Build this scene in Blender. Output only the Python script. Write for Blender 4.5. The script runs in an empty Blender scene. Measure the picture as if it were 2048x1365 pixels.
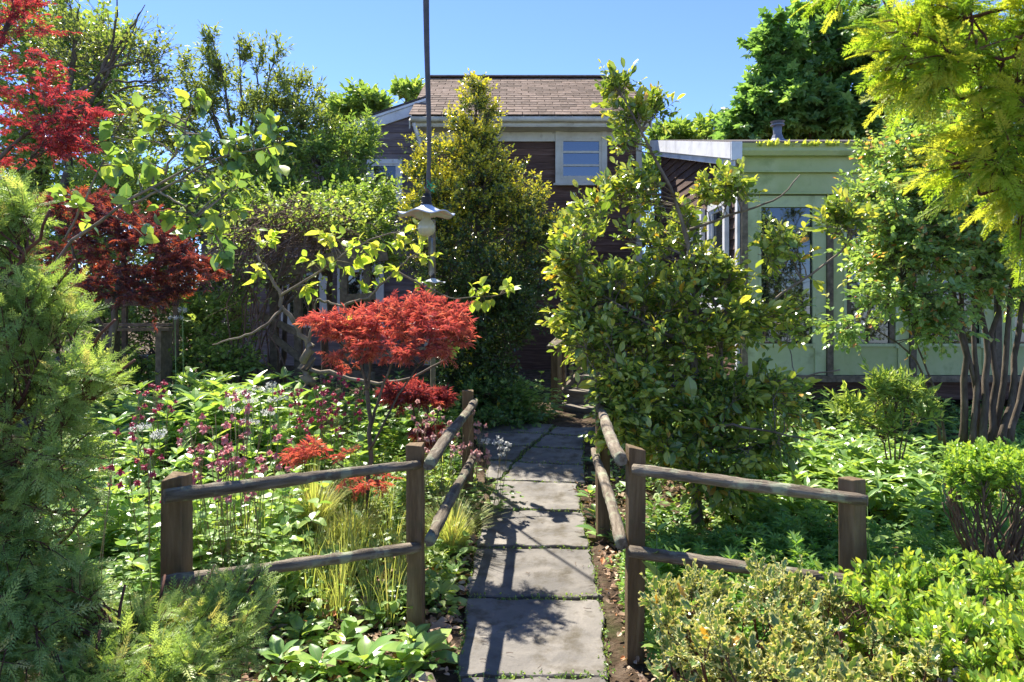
import bpy, math, random
import numpy as np
from mathutils import Vector, Matrix

RNG = np.random.default_rng(7)
random.seed(7)
SC = bpy.context.scene
COL = SC.collection
R = math.radians

# ------------------------------------------------------------------ camera
CAM_H, FPX, HOR = 1.65, 1365.33, 610.0
cam_d = bpy.data.cameras.new('camera')
cam_d.sensor_width = 36.0
cam_d.lens = 24.0
cam_d.shift_y = (HOR - 682.5) / 2048.0
cam_d.clip_start = 0.05
cam_d.clip_end = 600.0
cam_d.dof.use_dof = True
cam_d.dof.focus_distance = 4.8
cam_d.dof.aperture_fstop = 9.0
cam = bpy.data.objects.new('camera', cam_d)
COL.objects.link(cam)
cam.location = (0, 0, CAM_H)
cam.rotation_euler = (R(90), 0, 0)
SC.camera = cam

# ------------------------------------------------------------------ sky, sun, exposure
SUN_EL, SUN_AZ = R(53), R(-28)          # azimuth measured from +Y (ahead of the camera), negative = to the left
world = bpy.data.worlds.new('World')
SC.world = world
world.use_nodes = True
wn = world.node_tree
wn.nodes.clear()
sky = wn.nodes.new('ShaderNodeTexSky')
sky.sky_type = 'NISHITA'
sky.sun_disc = False
sky.sun_elevation = SUN_EL
sky.sun_rotation = SUN_AZ
sky.altitude = 10
sky.air_density = 0.70
sky.dust_density = 0.0
sky.ozone_density = 6.0
bg = wn.nodes.new('ShaderNodeBackground')
bg.inputs['Strength'].default_value = 0.067
wo = wn.nodes.new('ShaderNodeOutputWorld')
tint = wn.nodes.new('ShaderNodeMix'); tint.data_type = 'RGBA'; tint.blend_type = 'MULTIPLY'; tint.inputs['Factor'].default_value = 1.0
tint.inputs['B'].default_value = (0.84, 0.84, 0.98, 1.0)
wn.links.new(sky.outputs['Color'], tint.inputs['A'])
wn.links.new(tint.outputs['Result'], bg.inputs['Color'])
wn.links.new(bg.outputs['Background'], wo.inputs['Surface'])

sun_vec = Vector((math.sin(SUN_AZ) * math.cos(SUN_EL), math.cos(SUN_AZ) * math.cos(SUN_EL), math.sin(SUN_EL)))
sun_d = bpy.data.lights.new('sun', 'SUN')
sun_d.energy = 2.8
sun_d.angle = R(0.53)
sun_d.color = (1.0, 0.94, 0.82)
sun = bpy.data.objects.new('sun', sun_d)
COL.objects.link(sun)
sun.location = sun_vec * 60
sun.rotation_euler = (-sun_vec).to_track_quat('-Z', 'Y').to_euler()

SC.view_settings.view_transform = 'Standard'
SC.view_settings.look = 'None'
SC.view_settings.exposure = 2.25
SC.view_settings.gamma = 1.0
SC.view_settings.use_curve_mapping = False
SC.render.engine = 'CYCLES'
SC.cycles.max_bounces = 7
SC.cycles.diffuse_bounces = 4
SC.cycles.glossy_bounces = 3
SC.cycles.transmission_bounces = 5
SC.cycles.sample_clamp_indirect = 6.0
SC.cycles.use_denoising = True

# ------------------------------------------------------------------ helpers
def at(px, py, d):
    """pixel of the 2048-wide photograph at depth d -> world point"""
    return np.array([(px - 1024.0) / FPX * d, d, CAM_H + (HOR - py) / FPX * d])

def smooth(a, b, x):
    t = np.clip((x - a) / (b - a), 0, 1)
    return t * t * (3 - 2 * t)

def gz(x, y):
    x = np.asarray(x, float); y = np.asarray(y, float)
    base = 0.30 * smooth(4.2, 9.2, y) + 0.10 * smooth(9, 14, y)
    side = smooth(0.55, 1.6, np.abs(x - 0.1)) * smooth(60, 30, y)
    base = base + side * (0.07 + 0.035 * np.sin(1.7 * x + 0.9 * y) + 0.03 * np.sin(2.9 * y - 1.1 * x))
    return base

def ground_at(px, py):
    """pixel -> point on the terrain"""
    d = np.linspace(1.2, 14, 2600)
    x = (px - 1024.0) / FPX * d
    z = CAM_H + (HOR - py) / FPX * d
    k = np.argmax(z < gz(x, d))
    return np.array([x[k], d[k], float(gz(x[k], d[k]))])

def nrm(v):
    return v / np.maximum(np.linalg.norm(v, axis=-1, keepdims=True), 1e-9)

class Geo:
    def __init__(s):
        s.V, s.F, s.T, s.E, s.n = [], [], [], [], 0
    def add(s, V, F, t=0.5, e=0.0):
        V = np.asarray(V, float).reshape(-1, 3)
        k = len(V)
        s.V.append(V)
        s.T.append(np.broadcast_to(np.asarray(t, float), (k,)).copy())
        s.E.append(np.broadcast_to(np.asarray(e, float), (k,)).copy())
        if isinstance(F, np.ndarray):
            s.F.append(F + s.n)
        else:
            by = {}
            for f in F:
                by.setdefault(len(f), []).append(f)
            for q in by.values():
                s.F.append(np.asarray(q, int) + s.n)
        s.n += k
        return s
    def box(s, c, size, rot=0.0, t=0.5, tilt=0.0):
        sx, sy, sz = [q / 2 for q in size]
        V = np.array([[x, y, z] for x in (-sx, sx) for y in (-sy, sy) for z in (-sz, sz)], float)
        if tilt:
            ca, sa = math.cos(tilt), math.sin(tilt)
            V = np.stack([V[:, 0], V[:, 1] * ca - V[:, 2] * sa, V[:, 1] * sa + V[:, 2] * ca], 1)
        ca, sa = math.cos(rot), math.sin(rot)
        V = np.stack([V[:, 0] * ca - V[:, 1] * sa, V[:, 0] * sa + V[:, 1] * ca, V[:, 2]], 1) + np.asarray(c, float)
        F = np.array([[0, 1, 3, 2], [4, 6, 7, 5], [0, 4, 5, 1], [2, 3, 7, 6], [0, 2, 6, 4], [1, 5, 7, 3]])
        return s.add(V, F, t)
    def tubes(s, P, Rr, sides=5, t=0.5, cap=True):
        """P (n,m,3), Rr (n,m)"""
        P = np.asarray(P, float); Rr = np.asarray(Rr, float)
        if P.ndim == 2:
            P, Rr = P[None], Rr[None]
        n, m, _ = P.shape
        if n == 0:
            return s
        T = np.empty_like(P)
        T[:, 1:-1] = P[:, 2:] - P[:, :-2]
        T[:, 0] = P[:, 1] - P[:, 0]; T[:, -1] = P[:, -1] - P[:, -2]
        T = nrm(T)
        ref = np.where(np.abs(T[:, :1, 2:]) > 0.9, np.array([1.0, 0, 0]), np.array([0, 0, 1.0]))
        ref = np.broadcast_to(ref, T.shape)
        U = nrm(np.cross(T, ref)); W = np.cross(U, T)
        a = np.arange(sides) * 2 * np.pi / sides
        V = P[:, :, None] + Rr[:, :, None, None] * (U[:, :, None] * np.cos(a)[None, None, :, None] + W[:, :, None] * np.sin(a)[None, None, :, None])
        V = V.reshape(-1, 3)
        i = np.arange(m - 1)[:, None] * sides; j = np.arange(sides)[None]
        j2 = (j + 1) % sides
        q = np.stack([i + j, i + j2, i + sides + j2, i + sides + j], -1).reshape(-1, 4)
        F = (q[None] + (np.arange(n) * m * sides)[:, None, None]).reshape(-1, 4)
        tt = np.repeat(np.broadcast_to(np.asarray(t, float), (n,)), m * sides)
        s.add(V, F, tt)
        if cap:
            off = s.n - n * m * sides
            c0 = np.arange(sides)[::-1][None] + (np.arange(n) * m * sides)[:, None]
            c1 = np.arange(sides)[None] + (np.arange(n) * m * sides + (m - 1) * sides)[:, None]
            s.F.append(np.concatenate([c0, c1]) + off)
        return s
    def leaves(s, tpl, P, A, N, S, t, W=None):
        tv, te, tf = tpl
        P = np.asarray(P, float)
        n = len(P)
        if n == 0:
            return s
        A = nrm(np.asarray(A, float)); N = np.asarray(N, float)
        X = nrm(np.cross(A, N)); Z = np.cross(X, A)
        S = np.broadcast_to(np.asarray(S, float), (n,))
        Wd = S if W is None else np.broadcast_to(np.asarray(W, float), (n,))
        V = P[:, None] + (Wd[:, None] * tv[None, :, 0])[..., None] * X[:, None] + (S[:, None] * tv[None, :, 1])[..., None] * A[:, None] + (S[:, None] * tv[None, :, 2])[..., None] * Z[:, None]
        k = len(tv)
        F = (tf[None] + (np.arange(n) * k)[:, None, None]).reshape(-1, tf.shape[1])
        tt = np.repeat(np.broadcast_to(np.asarray(t, float), (n,)), k)
        s.add(V.reshape(-1, 3), F, tt, np.tile(te, n))
        return s
    def mesh(s, name, mats, origin=(0, 0, 0), smooth_shade=False):
        V = np.concatenate(s.V) - np.asarray(origin, float)
        me = bpy.data.meshes.new(name)
        L = np.concatenate([f.reshape(-1) for f in s.F])
        tot = np.concatenate([np.full(len(f), f.shape[1]) for f in s.F])
        start = np.concatenate([[0], np.cumsum(tot)[:-1]])
        me.vertices.add(len(V)); me.vertices.foreach_set('co', V.astype(np.float32).ravel())
        me.loops.add(len(L)); me.loops.foreach_set('vertex_index', L.astype(np.int32))
        me.polygons.add(len(tot))
        me.polygons.foreach_set('loop_start', start.astype(np.int32))
        me.polygons.foreach_set('loop_total', tot.astype(np.int32))
        me.polygons.foreach_set('use_smooth', np.full(len(tot), bool(smooth_shade)))
        for nm, dat in (('t', s.T), ('e', s.E)):
            at_ = me.attributes.new(nm, 'FLOAT', 'POINT')
            at_.data.foreach_set('value', np.concatenate(dat).astype(np.float32))
        for m in (mats if isinstance(mats, (list, tuple)) else [mats]):
            me.materials.append(m)
        me.update(calc_edges=True)
        me.validate()
        return me

def link(name, me, parent=None, loc=None, rot=None):
    o = bpy.data.objects.new(name, me)
    COL.objects.link(o)
    if parent is not None:
        o.parent = parent
    if loc is not None:
        o.location = loc
    if rot is not None:
        o.rotation_euler = rot
    return o

def tag(o, label=None, cat=None, group=None, kind=None):
    if label: o['label'] = label
    if cat: o['category'] = cat
    if group: o['group'] = group
    if kind: o['kind'] = kind
    return o

def thing(name, loc, label, cat, group=None, rz=0.0):
    o = link(name, None, None, tuple(loc), (0, 0, rz))
    o.empty_display_size = 0.1
    return tag(o, label, cat, group)

def part(name, g, mat, root, smooth_shade=False):
    """mesh given in world coordinates, made a child of an unrotated root"""
    p = root
    org = np.zeros(3)
    while p is not None:
        org += np.array(p.location); p = p.parent
    return link(name, g.mesh(name, mat, org, smooth_shade), root)

def copy_tree(o, parent=None):
    c = o.copy()
    COL.objects.link(c)
    if parent is not None:
        c.parent = parent
    for ch in list(o.children):
        copy_tree(ch, c)
    return c

def bevel(o, w, seg=2):
    b = o.modifiers.new('bevel', 'BEVEL')
    b.width = w; b.segments = seg; b.limit_method = 'ANGLE'
    return o

# ------------------------------------------------------------------ materials
def new_mat(name):
    m = bpy.data.materials.new(name)
    m.use_nodes = True
    nt = m.node_tree
    nt.nodes.clear()
    out = nt.nodes.new('ShaderNodeOutputMaterial')
    return m, nt, out

def ramp(nt, fac, stops):
    r = nt.nodes.new('ShaderNodeValToRGB')
    el = r.color_ramp.elements
    while len(el) > 1:
        el.remove(el[-1])
    el[0].position = stops[0][0]; el[0].color = (*stops[0][1], 1)
    for p, c in stops[1:]:
        e = el.new(p); e.color = (*c, 1)
    nt.links.new(fac, r.inputs['Fac'])
    return r.outputs['Color']

LEAF_GAIN = 2.0
def leafmat(name, stops, trans=0.42, rough=0.42, spec=0.4, tcol=(1.35, 1.25, 0.55), edge=None, rib=None):
    m, nt, out = new_mat(name)
    a = nt.nodes.new('ShaderNodeAttribute'); a.attribute_name = 't'
    col = ramp(nt, a.outputs['Fac'], [(p_, tuple(min(0.62, 1 - (1 - c_) ** LEAF_GAIN) for c_ in k_)) for p_, k_ in stops])
    if edge or rib:
        b = nt.nodes.new('ShaderNodeAttribute'); b.attribute_name = 'e'
    if edge:
        mx = nt.nodes.new('ShaderNodeMix'); mx.data_type = 'RGBA'
        st = nt.nodes.new('ShaderNodeMapRange'); st.interpolation_type = 'SMOOTHSTEP'
        st.inputs['From Min'].default_value = edge[1]; st.inputs['From Max'].default_value = edge[1] + 0.14
        nt.links.new(b.outputs['Fac'], st.inputs['Value'])
        nt.links.new(st.outputs['Result'], mx.inputs['Factor'])
        nt.links.new(col, mx.inputs['A']); mx.inputs['B'].default_value = (*edge[0], 1)
        col = mx.outputs['Result']
    if rib:
        mx = nt.nodes.new('ShaderNodeMix'); mx.data_type = 'RGBA'
        st = nt.nodes.new('ShaderNodeMapRange')
        st.inputs['From Min'].default_value = 0.0; st.inputs['From Max'].default_value = 0.16
        st.inputs['To Min'].default_value = 0.7; st.inputs['To Max'].default_value = 0.0
        nt.links.new(b.outputs['Fac'], st.inputs['Value'])
        nt.links.new(st.outputs['Result'], mx.inputs['Factor'])
        nt.links.new(col, mx.inputs['A']); mx.inputs['B'].default_value = (*rib, 1)
        col = mx.outputs['Result']
    p = nt.nodes.new('ShaderNodeBsdfPrincipled')
    p.inputs['Roughness'].default_value = rough
    p.inputs['Specular IOR Level'].default_value = spec
    nt.links.new(col, p.inputs['Base Color'])
    tr = nt.nodes.new('ShaderNodeBsdfTranslucent')
    mu = nt.nodes.new('ShaderNodeMix'); mu.data_type = 'RGBA'; mu.blend_type = 'MULTIPLY'
    mu.inputs['Factor'].default_value = 1.0
    mu.clamp_result = False
    nt.links.new(col, mu.inputs['A']); mu.inputs['B'].default_value = (*tcol, 1)
    nt.links.new(mu.outputs['Result'], tr.inputs['Color'])
    ms = nt.nodes.new('ShaderNodeMixShader'); ms.inputs['Fac'].default_value = trans
    nt.links.new(p.outputs['BSDF'], ms.inputs[1]); nt.links.new(tr.outputs['BSDF'], ms.inputs[2])
    nt.links.new(ms.outputs['Shader'], out.inputs['Surface'])
    return m

def surf(name, stops, scale=6.0, detail=6.0, rough=0.8, spec=0.3, bump=0.3, bscale=None, stretch=(1, 1, 1), dist=0.02,
         mottle=None, distort=0.0, per_obj=0.0, per_t=False, tcoord='Object'):
    """noise driven surface: stops over stretched noise, optional second mottle (colour, scale, lo, hi) and per-object value shift"""
    m, nt, out = new_mat(name)
    tc = nt.nodes.new('ShaderNodeTexCoord')
    mp = nt.nodes.new('ShaderNodeMapping'); mp.inputs['Scale'].default_value = stretch
    nt.links.new(tc.outputs[tcoord], mp.inputs['Vector'])
    vec = mp.outputs['Vector']
    if per_obj:
        oi = nt.nodes.new('ShaderNodeObjectInfo')
        ad = nt.nodes.new('ShaderNodeVectorMath'); ad.operation = 'MULTIPLY_ADD'
        cx = nt.nodes.new('ShaderNodeCombineXYZ')
        for k in range(3): nt.links.new(oi.outputs['Random'], cx.inputs[k])
        nt.links.new(cx.outputs['Vector'], ad.inputs[0]); ad.inputs[1].default_value = (31.0, 17.0, 23.0)
        nt.links.new(vec, ad.inputs[2]); vec = ad.outputs['Vector']
    n = nt.nodes.new('ShaderNodeTexNoise'); n.inputs['Scale'].default_value = scale
    n.inputs['Detail'].default_value = detail; n.inputs['Roughness'].default_value = 0.62
    n.inputs['Distortion'].default_value = distort
    nt.links.new(vec, n.inputs['Vector'])
    col = ramp(nt, n.outputs['Fac'], stops)
    if mottle:
        n2 = nt.nodes.new('ShaderNodeTexNoise'); n2.inputs['Scale'].default_value = mottle[1]
        n2.inputs['Detail'].default_value = 7.0; n2.inputs['Roughness'].default_value = 0.65
        nt.links.new(tc.outputs[tcoord], n2.inputs['Vector'])
        st = nt.nodes.new('ShaderNodeMapRange')
        st.inputs['From Min'].default_value = mottle[2]; st.inputs['From Max'].default_value = mottle[3]
        nt.links.new(n2.outputs['Fac'], st.inputs['Value'])
        mx = nt.nodes.new('ShaderNodeMix'); mx.data_type = 'RGBA'
        nt.links.new(st.outputs['Result'], mx.inputs['Factor'])
        nt.links.new(col, mx.inputs['A']); mx.inputs['B'].default_value = (*mottle[0], 1)
        col = mx.outputs['Result']
    if per_obj or per_t:
        src = nt.nodes.new('ShaderNodeObjectInfo').outputs['Random']
        mr = nt.nodes.new('ShaderNodeMapRange')
        w = per_obj or 0.3
        mr.inputs['To Min'].default_value = 1 - w; mr.inputs['To Max'].default_value = 1 + w
        nt.links.new(src, mr.inputs['Value'])
        vm = nt.nodes.new('ShaderNodeVectorMath'); vm.operation = 'SCALE'
        nt.links.new(col, vm.inputs[0]); nt.links.new(mr.outputs['Result'], vm.inputs['Scale'])
        col = vm.outputs['Vector']
    p = nt.nodes.new('ShaderNodeBsdfPrincipled')
    p.inputs['Roughness'].default_value = rough
    p.inputs['Specular IOR Level'].default_value = spec
    nt.links.new(col, p.inputs['Base Color'])
    if bump:
        n3 = nt.nodes.new('ShaderNodeTexNoise'); n3.inputs['Scale'].default_value = bscale or scale * 3
        n3.inputs['Detail'].default_value = 8.0; n3.inputs['Roughness'].default_value = 0.7
        nt.links.new(vec, n3.inputs['Vector'])
        b = nt.nodes.new('ShaderNodeBump'); b.inputs['Strength'].default_value = bump
        b.inputs['Distance'].default_value = dist
        nt.links.new(n3.outputs['Fac'], b.inputs['Height'])
        nt.links.new(b.outputs['Normal'], p.inputs['Normal'])
    nt.links.new(p.outputs['BSDF'], out.inputs['Surface'])
    return m

def glassmat(name, tint=(0.02, 0.025, 0.03), refl=0.22, rough=0.02):
    m, nt, out = new_mat(name)
    p = nt.nodes.new('ShaderNodeBsdfPrincipled')
    p.inputs['Base Color'].default_value = (*tint, 1); p.inputs['Roughness'].default_value = 0.3
    p.inputs['Specular IOR Level'].default_value = 0.0
    g = nt.nodes.new('ShaderNodeBsdfGlossy'); g.inputs['Roughness'].default_value = rough
    g.inputs['Color'].default_value = (0.9, 0.95, 1, 1)
    ms = nt.nodes.new('ShaderNodeMixShader'); ms.inputs['Fac'].default_value = refl
    nt.links.new(p.outputs['BSDF'], ms.inputs[1]); nt.links.new(g.outputs['BSDF'], ms.inputs[2])
    nt.links.new(ms.outputs['Shader'], out.inputs['Surface'])
    return m

M = {}
M['soil'] = surf('soil', [(0.3, (0.045, 0.03, 0.02)), (0.5, (0.11, 0.075, 0.05)), (0.7, (0.2, 0.15, 0.11))], scale=9, bump=0.9, bscale=26, dist=0.05,
                 mottle=((0.05, 0.075, 0.02), 1.6, 0.52, 0.7), tcoord='Object', rough=0.95, spec=0.1)
M['stone'] = surf('stone', [(0.28, (0.105, 0.097, 0.09)), (0.5, (0.18, 0.164, 0.146)), (0.72, (0.26, 0.235, 0.205))], scale=3.0, bump=0.7, bscale=11, dist=0.018, mottle=((0.085, 0.07, 0.048), 7.5, 0.50, 0.70), per_obj=0.2, rough=0.8, distort=0.9)
M['post_wood'] = surf('post_wood', [(0.25, (0.075, 0.047, 0.022)), (0.5, (0.165, 0.108, 0.055)), (0.75, (0.26, 0.185, 0.105))], scale=5, stretch=(6, 6, 0.7), bump=0.7, bscale=14, dist=0.008, mottle=((0.11, 0.095, 0.045), 5.0, 0.54, 0.72), per_obj=0.15, rough=0.85)
M['rail_wood'] = surf('rail_wood', [(0.28, (0.065, 0.048, 0.032)), (0.5, (0.17, 0.137, 0.10)), (0.72, (0.31, 0.265, 0.205))], scale=5, stretch=(1, 9, 9), bump=1.0, bscale=10, dist=0.012, mottle=((0.29, 0.30, 0.20), 9.0, 0.54, 0.64), per_obj=0.15, rough=0.9)
M['old_wood'] = surf('old_wood', [(0.25, (0.07, 0.055, 0.04)), (0.5, (0.16, 0.125, 0.085)), (0.75, (0.26, 0.2, 0.14))], scale=6, stretch=(3, 3, 3), bump=0.5, dist=0.006, per_obj=0.2, rough=0.88)
M['step_wood'] = surf('step_wood', [(0.25, (0.10, 0.085, 0.065)), (0.5, (0.18, 0.155, 0.12)), (0.75, (0.27, 0.235, 0.185))], scale=7, stretch=(1, 6, 6), bump=0.4, dist=0.005, per_obj=0.15, rough=0.85)
M['siding'] = surf('siding', [(0.25, (0.055, 0.03, 0.022)), (0.5, (0.11, 0.062, 0.045)), (0.75, (0.19, 0.125, 0.1))], scale=2.5, stretch=(1, 1, 12), bump=0.35, dist=0.008, per_obj=0.22, rough=0.85)
M['siding_grey'] = surf('siding_grey', [(0.25, (0.11, 0.085, 0.09)), (0.5, (0.19, 0.15, 0.155)), (0.75, (0.29, 0.24, 0.245))], scale=2.5, stretch=(1, 1, 12), bump=0.35, dist=0.008, per_obj=0.15, rough=0.85)
M['cream'] = surf('cream', [(0.3, (0.42, 0.39, 0.31)), (0.5, (0.55, 0.52, 0.43)), (0.7, (0.62, 0.6, 0.52))], scale=3, bump=0.15, dist=0.004, mottle=((0.25, 0.22, 0.17), 7.0, 0.6, 0.8), rough=0.6)
M['white'] = surf('white', [(0.3, (0.5, 0.5, 0.52)), (0.5, (0.68, 0.68, 0.7)), (0.7, (0.76, 0.76, 0.78))], scale=3, bump=0.15, dist=0.004, mottle=((0.33, 0.3, 0.27), 9.0, 0.6, 0.78), rough=0.55)
M['green_paint'] = surf('green_paint', [(0.3, (0.34, 0.41, 0.145)), (0.5, (0.45, 0.49, 0.23)), (0.7, (0.50, 0.54, 0.28))], scale=1.6, bump=0.15, dist=0.005, mottle=((0.22, 0.27, 0.09), 4.0, 0.54, 0.80), rough=0.6)
M['green_pale'] = surf('green_pale', [(0.3, (0.40, 0.45, 0.23)), (0.5, (0.50, 0.55, 0.30)), (0.7, (0.57, 0.61, 0.38))], scale=2.0, bump=0.15, dist=0.005, mottle=((0.26, 0.28, 0.14), 5.0, 0.54, 0.80), rough=0.6)
M['shingle'] = surf('shingle', [(0.3, (0.13, 0.09, 0.065)), (0.5, (0.19, 0.137, 0.105)), (0.7, (0.26, 0.198, 0.16))], scale=9, bump=0.5, bscale=60, dist=0.005, per_obj=0.3, rough=0.95, spec=0.1)
M['roof_dark'] = surf('roof_dark', [(0.3, (0.05, 0.042, 0.04)), (0.7, (0.12, 0.1, 0.095))], scale=7, bump=0.4, rough=0.95)
M['dark'] = surf('dark', [(0.3, (0.012, 0.01, 0.009)), (0.7, (0.03, 0.025, 0.022))], scale=4, bump=0.2, rough=0.9)  # near-black colour that paints in the shade below the garden room floor
M['glass'] = glassmat('glass', refl=0.17)
M['glass_dark'] = glassmat('glass_dark', tint=(0.014, 0.016, 0.013), refl=0.10)
M['metal_dark'] = surf('metal_dark', [(0.3, (0.045, 0.04, 0.035)), (0.7, (0.11, 0.09, 0.07))], scale=14, bump=0.2, rough=0.5, spec=0.6)
M['metal_grey'] = surf('metal_grey', [(0.3, (0.10, 0.11, 0.13)), (0.7, (0.19, 0.20, 0.23))], scale=8, bump=0.1, rough=0.38, spec=0.8)
M['enamel'] = surf('enamel', [(0.3, (0.50, 0.53, 0.58)), (0.7, (0.62, 0.65, 0.70))], scale=8, bump=0.05, rough=0.22, spec=0.7)
M['rubber'] = surf('rubber', [(0.3, (0.012, 0.012, 0.012)), (0.7, (0.035, 0.033, 0.03))], scale=20, bump=0.2, rough=0.6)
M['bulb'] = surf('bulb', [(0.3, (0.50, 0.47, 0.28)), (0.7, (0.64, 0.60, 0.40))], scale=12, bump=0.0, rough=0.18, spec=0.7)
M['tie'] = surf('tie', [(0.3, (0.01, 0.25, 0.13)), (0.7, (0.02, 0.4, 0.2))], scale=12, bump=0.0, rough=0.5)
M['bark'] = surf('bark', [(0.3, (0.05, 0.038, 0.028)), (0.5, (0.11, 0.085, 0.062)), (0.7, (0.19, 0.155, 0.12))], scale=14, stretch=(1, 1, 0.35), bump=0.7, dist=0.01, rough=0.9)
M['bark_smooth'] = surf('bark_smooth', [(0.3, (0.10, 0.075, 0.05)), (0.5, (0.19, 0.145, 0.1)), (0.7, (0.29, 0.235, 0.17))], scale=9, stretch=(1, 1, 0.5), bump=0.35, dist=0.006, mottle=((0.09, 0.1, 0.05), 6, 0.55, 0.72), rough=0.8)
M['bark_red'] = surf('bark_red', [(0.3, (0.07, 0.028, 0.02)), (0.7, (0.17, 0.07, 0.045))], scale=14, bump=0.4, dist=0.005, rough=0.8)
M['twig'] = surf('twig', [(0.3, (0.09, 0.055, 0.035)), (0.7, (0.22, 0.15, 0.105))], scale=12, bump=0.3, dist=0.004, rough=0.85)
M['vine'] = surf('vine', [(0.3, (0.09, 0.055, 0.042)), (0.7, (0.23, 0.145, 0.105))], scale=9, bump=0.4, dist=0.004, rough=0.85)
M['stem'] = leafmat('stem', [(0.0, (0.07, 0.12, 0.03)), (1.0, (0.16, 0.22, 0.06))], trans=0.15, rough=0.5)
M['stem_red'] = leafmat('stem_red', [(0.0, (0.10, 0.06, 0.04)), (1.0, (0.16, 0.16, 0.06))], trans=0.1, rough=0.5)

M['l_red'] = leafmat('l_red', [(0.0, (0.085, 0.024, 0.032)), (0.4, (0.18, 0.040, 0.042)), (0.75, (0.31, 0.075, 0.060)), (1.0, (0.38, 0.14, 0.085))], trans=0.5, rough=0.28, spec=1.0, tcol=(1.3, 0.8, 0.65))
M['l_redbright'] = leafmat('l_redbright', [(0.0, (0.11, 0.018, 0.028)), (0.5, (0.24, 0.034, 0.042)), (1.0, (0.36, 0.07, 0.06))], trans=0.5, rough=0.35, spec=0.8, tcol=(1.3, 0.75, 0.7))
M['l_purple'] = leafmat('l_purple', [(0.0, (0.05, 0.026, 0.036)), (0.55, (0.10, 0.036, 0.042)), (0.85, (0.20, 0.055, 0.036)), (1.0, (0.30, 0.10, 0.04))], trans=0.45, rough=0.28, spec=1.0, tcol=(1.35, 0.75, 0.5))
M['l_arbor'] = leafmat('l_arbor', [(0.0, (0.07, 0.115, 0.03)), (0.5, (0.165, 0.245, 0.062)), (0.85, (0.28, 0.36, 0.10)), (1.0, (0.38, 0.31, 0.12))], trans=0.45, rough=0.42, spec=0.6, tcol=(1.2, 1.2, 0.6))
M['l_gold'] = leafmat('l_gold', [(0.0, (0.12, 0.20, 0.025)), (0.4, (0.23, 0.33, 0.035)), (0.75, (0.36, 0.44, 0.05)), (1.0, (0.46, 0.48, 0.06))], trans=0.6, rough=0.4, tcol=(1.15, 1.15, 0.5))
M['l_laurel'] = leafmat('l_laurel', [(0.0, (0.035, 0.07, 0.014)), (0.45, (0.085, 0.145, 0.025)), (0.72, (0.21, 0.27, 0.04)), (0.93, (0.40, 0.40, 0.06)), (0.97, (0.42, 0.21, 0.025)), (1.0, (0.42, 0.19, 0.03))], trans=0.38, rough=0.27, spec=0.9, rib=(0.30, 0.34, 0.12))
M['l_holly'] = leafmat('l_holly', [(0.0, (0.024, 0.045, 0.016)), (0.5, (0.06, 0.10, 0.028)), (0.7, (0.12, 0.17, 0.035)), (0.86, (0.33, 0.31, 0.03)), (1.0, (0.46, 0.36, 0.035))], trans=0.32, rough=0.2, spec=0.8)
M['l_crape'] = leafmat('l_crape', [(0.0, (0.06, 0.12, 0.04)), (0.5, (0.13, 0.22, 0.07)), (0.85, (0.22, 0.31, 0.085)), (0.95, (0.36, 0.26, 0.09)), (1.0, (0.38, 0.15, 0.06))], trans=0.46, rough=0.28, spec=0.6)
M['l_maple'] = leafmat('l_maple', [(0.0, (0.045, 0.10, 0.03)), (0.5, (0.10, 0.185, 0.05)), (1.0, (0.18, 0.28, 0.075))], trans=0.52, rough=0.34, spec=0.6, tcol=(1.2, 1.2, 0.6))
M['l_apple'] = leafmat('l_apple', [(0.0, (0.06, 0.085, 0.03)), (0.5, (0.13, 0.175, 0.045)), (1.0, (0.24, 0.29, 0.07))], trans=0.46, rough=0.38, spec=0.5)
M['l_light'] = leafmat('l_light', [(0.0, (0.07, 0.13, 0.03)), (0.5, (0.15, 0.23, 0.055)), (1.0, (0.28, 0.34, 0.09))], trans=0.45, rough=0.42)
M['l_vib'] = leafmat('l_vib', [(0.0, (0.06, 0.12, 0.045)), (0.5, (0.13, 0.22, 0.05)), (1.0, (0.30, 0.37, 0.06))], trans=0.48, rough=0.24, spec=0.9, rib=(0.22, 0.30, 0.11))
M['l_lime'] = leafmat('l_lime', [(0.0, (0.15, 0.25, 0.04)), (0.5, (0.27, 0.38, 0.055)), (1.0, (0.38, 0.46, 0.075))], trans=0.5, rough=0.35, rib=(0.4, 0.48, 0.15))
M['l_peren'] = leafmat('l_peren', [(0.0, (0.055, 0.12, 0.04)), (0.5, (0.12, 0.22, 0.06)), (1.0, (0.24, 0.34, 0.075))], trans=0.42, rough=0.3, spec=0.5, rib=(0.28, 0.36, 0.16))
M['l_ground'] = leafmat('l_ground', [(0.0, (0.05, 0.105, 0.03)), (0.5, (0.12, 0.205, 0.05)), (1.0, (0.26, 0.33, 0.075))], trans=0.42, rough=0.4)
M['l_dark'] = leafmat('l_dark', [(0.0, (0.035, 0.075, 0.025)), (0.5, (0.075, 0.14, 0.04)), (1.0, (0.16, 0.23, 0.06))], trans=0.4, rough=0.33, spec=0.5)
M['l_mum'] = leafmat('l_mum', [(0.0, (0.05, 0.12, 0.03)), (0.6, (0.11, 0.22, 0.045)), (1.0, (0.20, 0.31, 0.06))], trans=0.42, rough=0.45)
M['l_box'] = leafmat('l_box', [(0.0, (0.06, 0.135, 0.024)), (0.5, (0.14, 0.25, 0.036)), (0.85, (0.22, 0.33, 0.05)), (1.0, (0.38, 0.33, 0.05))], trans=0.42, rough=0.3, spec=0.6)
M['l_var'] = leafmat('l_var', [(0.0, (0.04, 0.08, 0.025)), (0.6, (0.085, 0.14, 0.04)), (0.93, (0.15, 0.18, 0.05)), (1.0, (0.36, 0.19, 0.03))], trans=0.32, rough=0.24, spec=0.7, edge=((0.62, 0.60, 0.27), 0.58))
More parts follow.
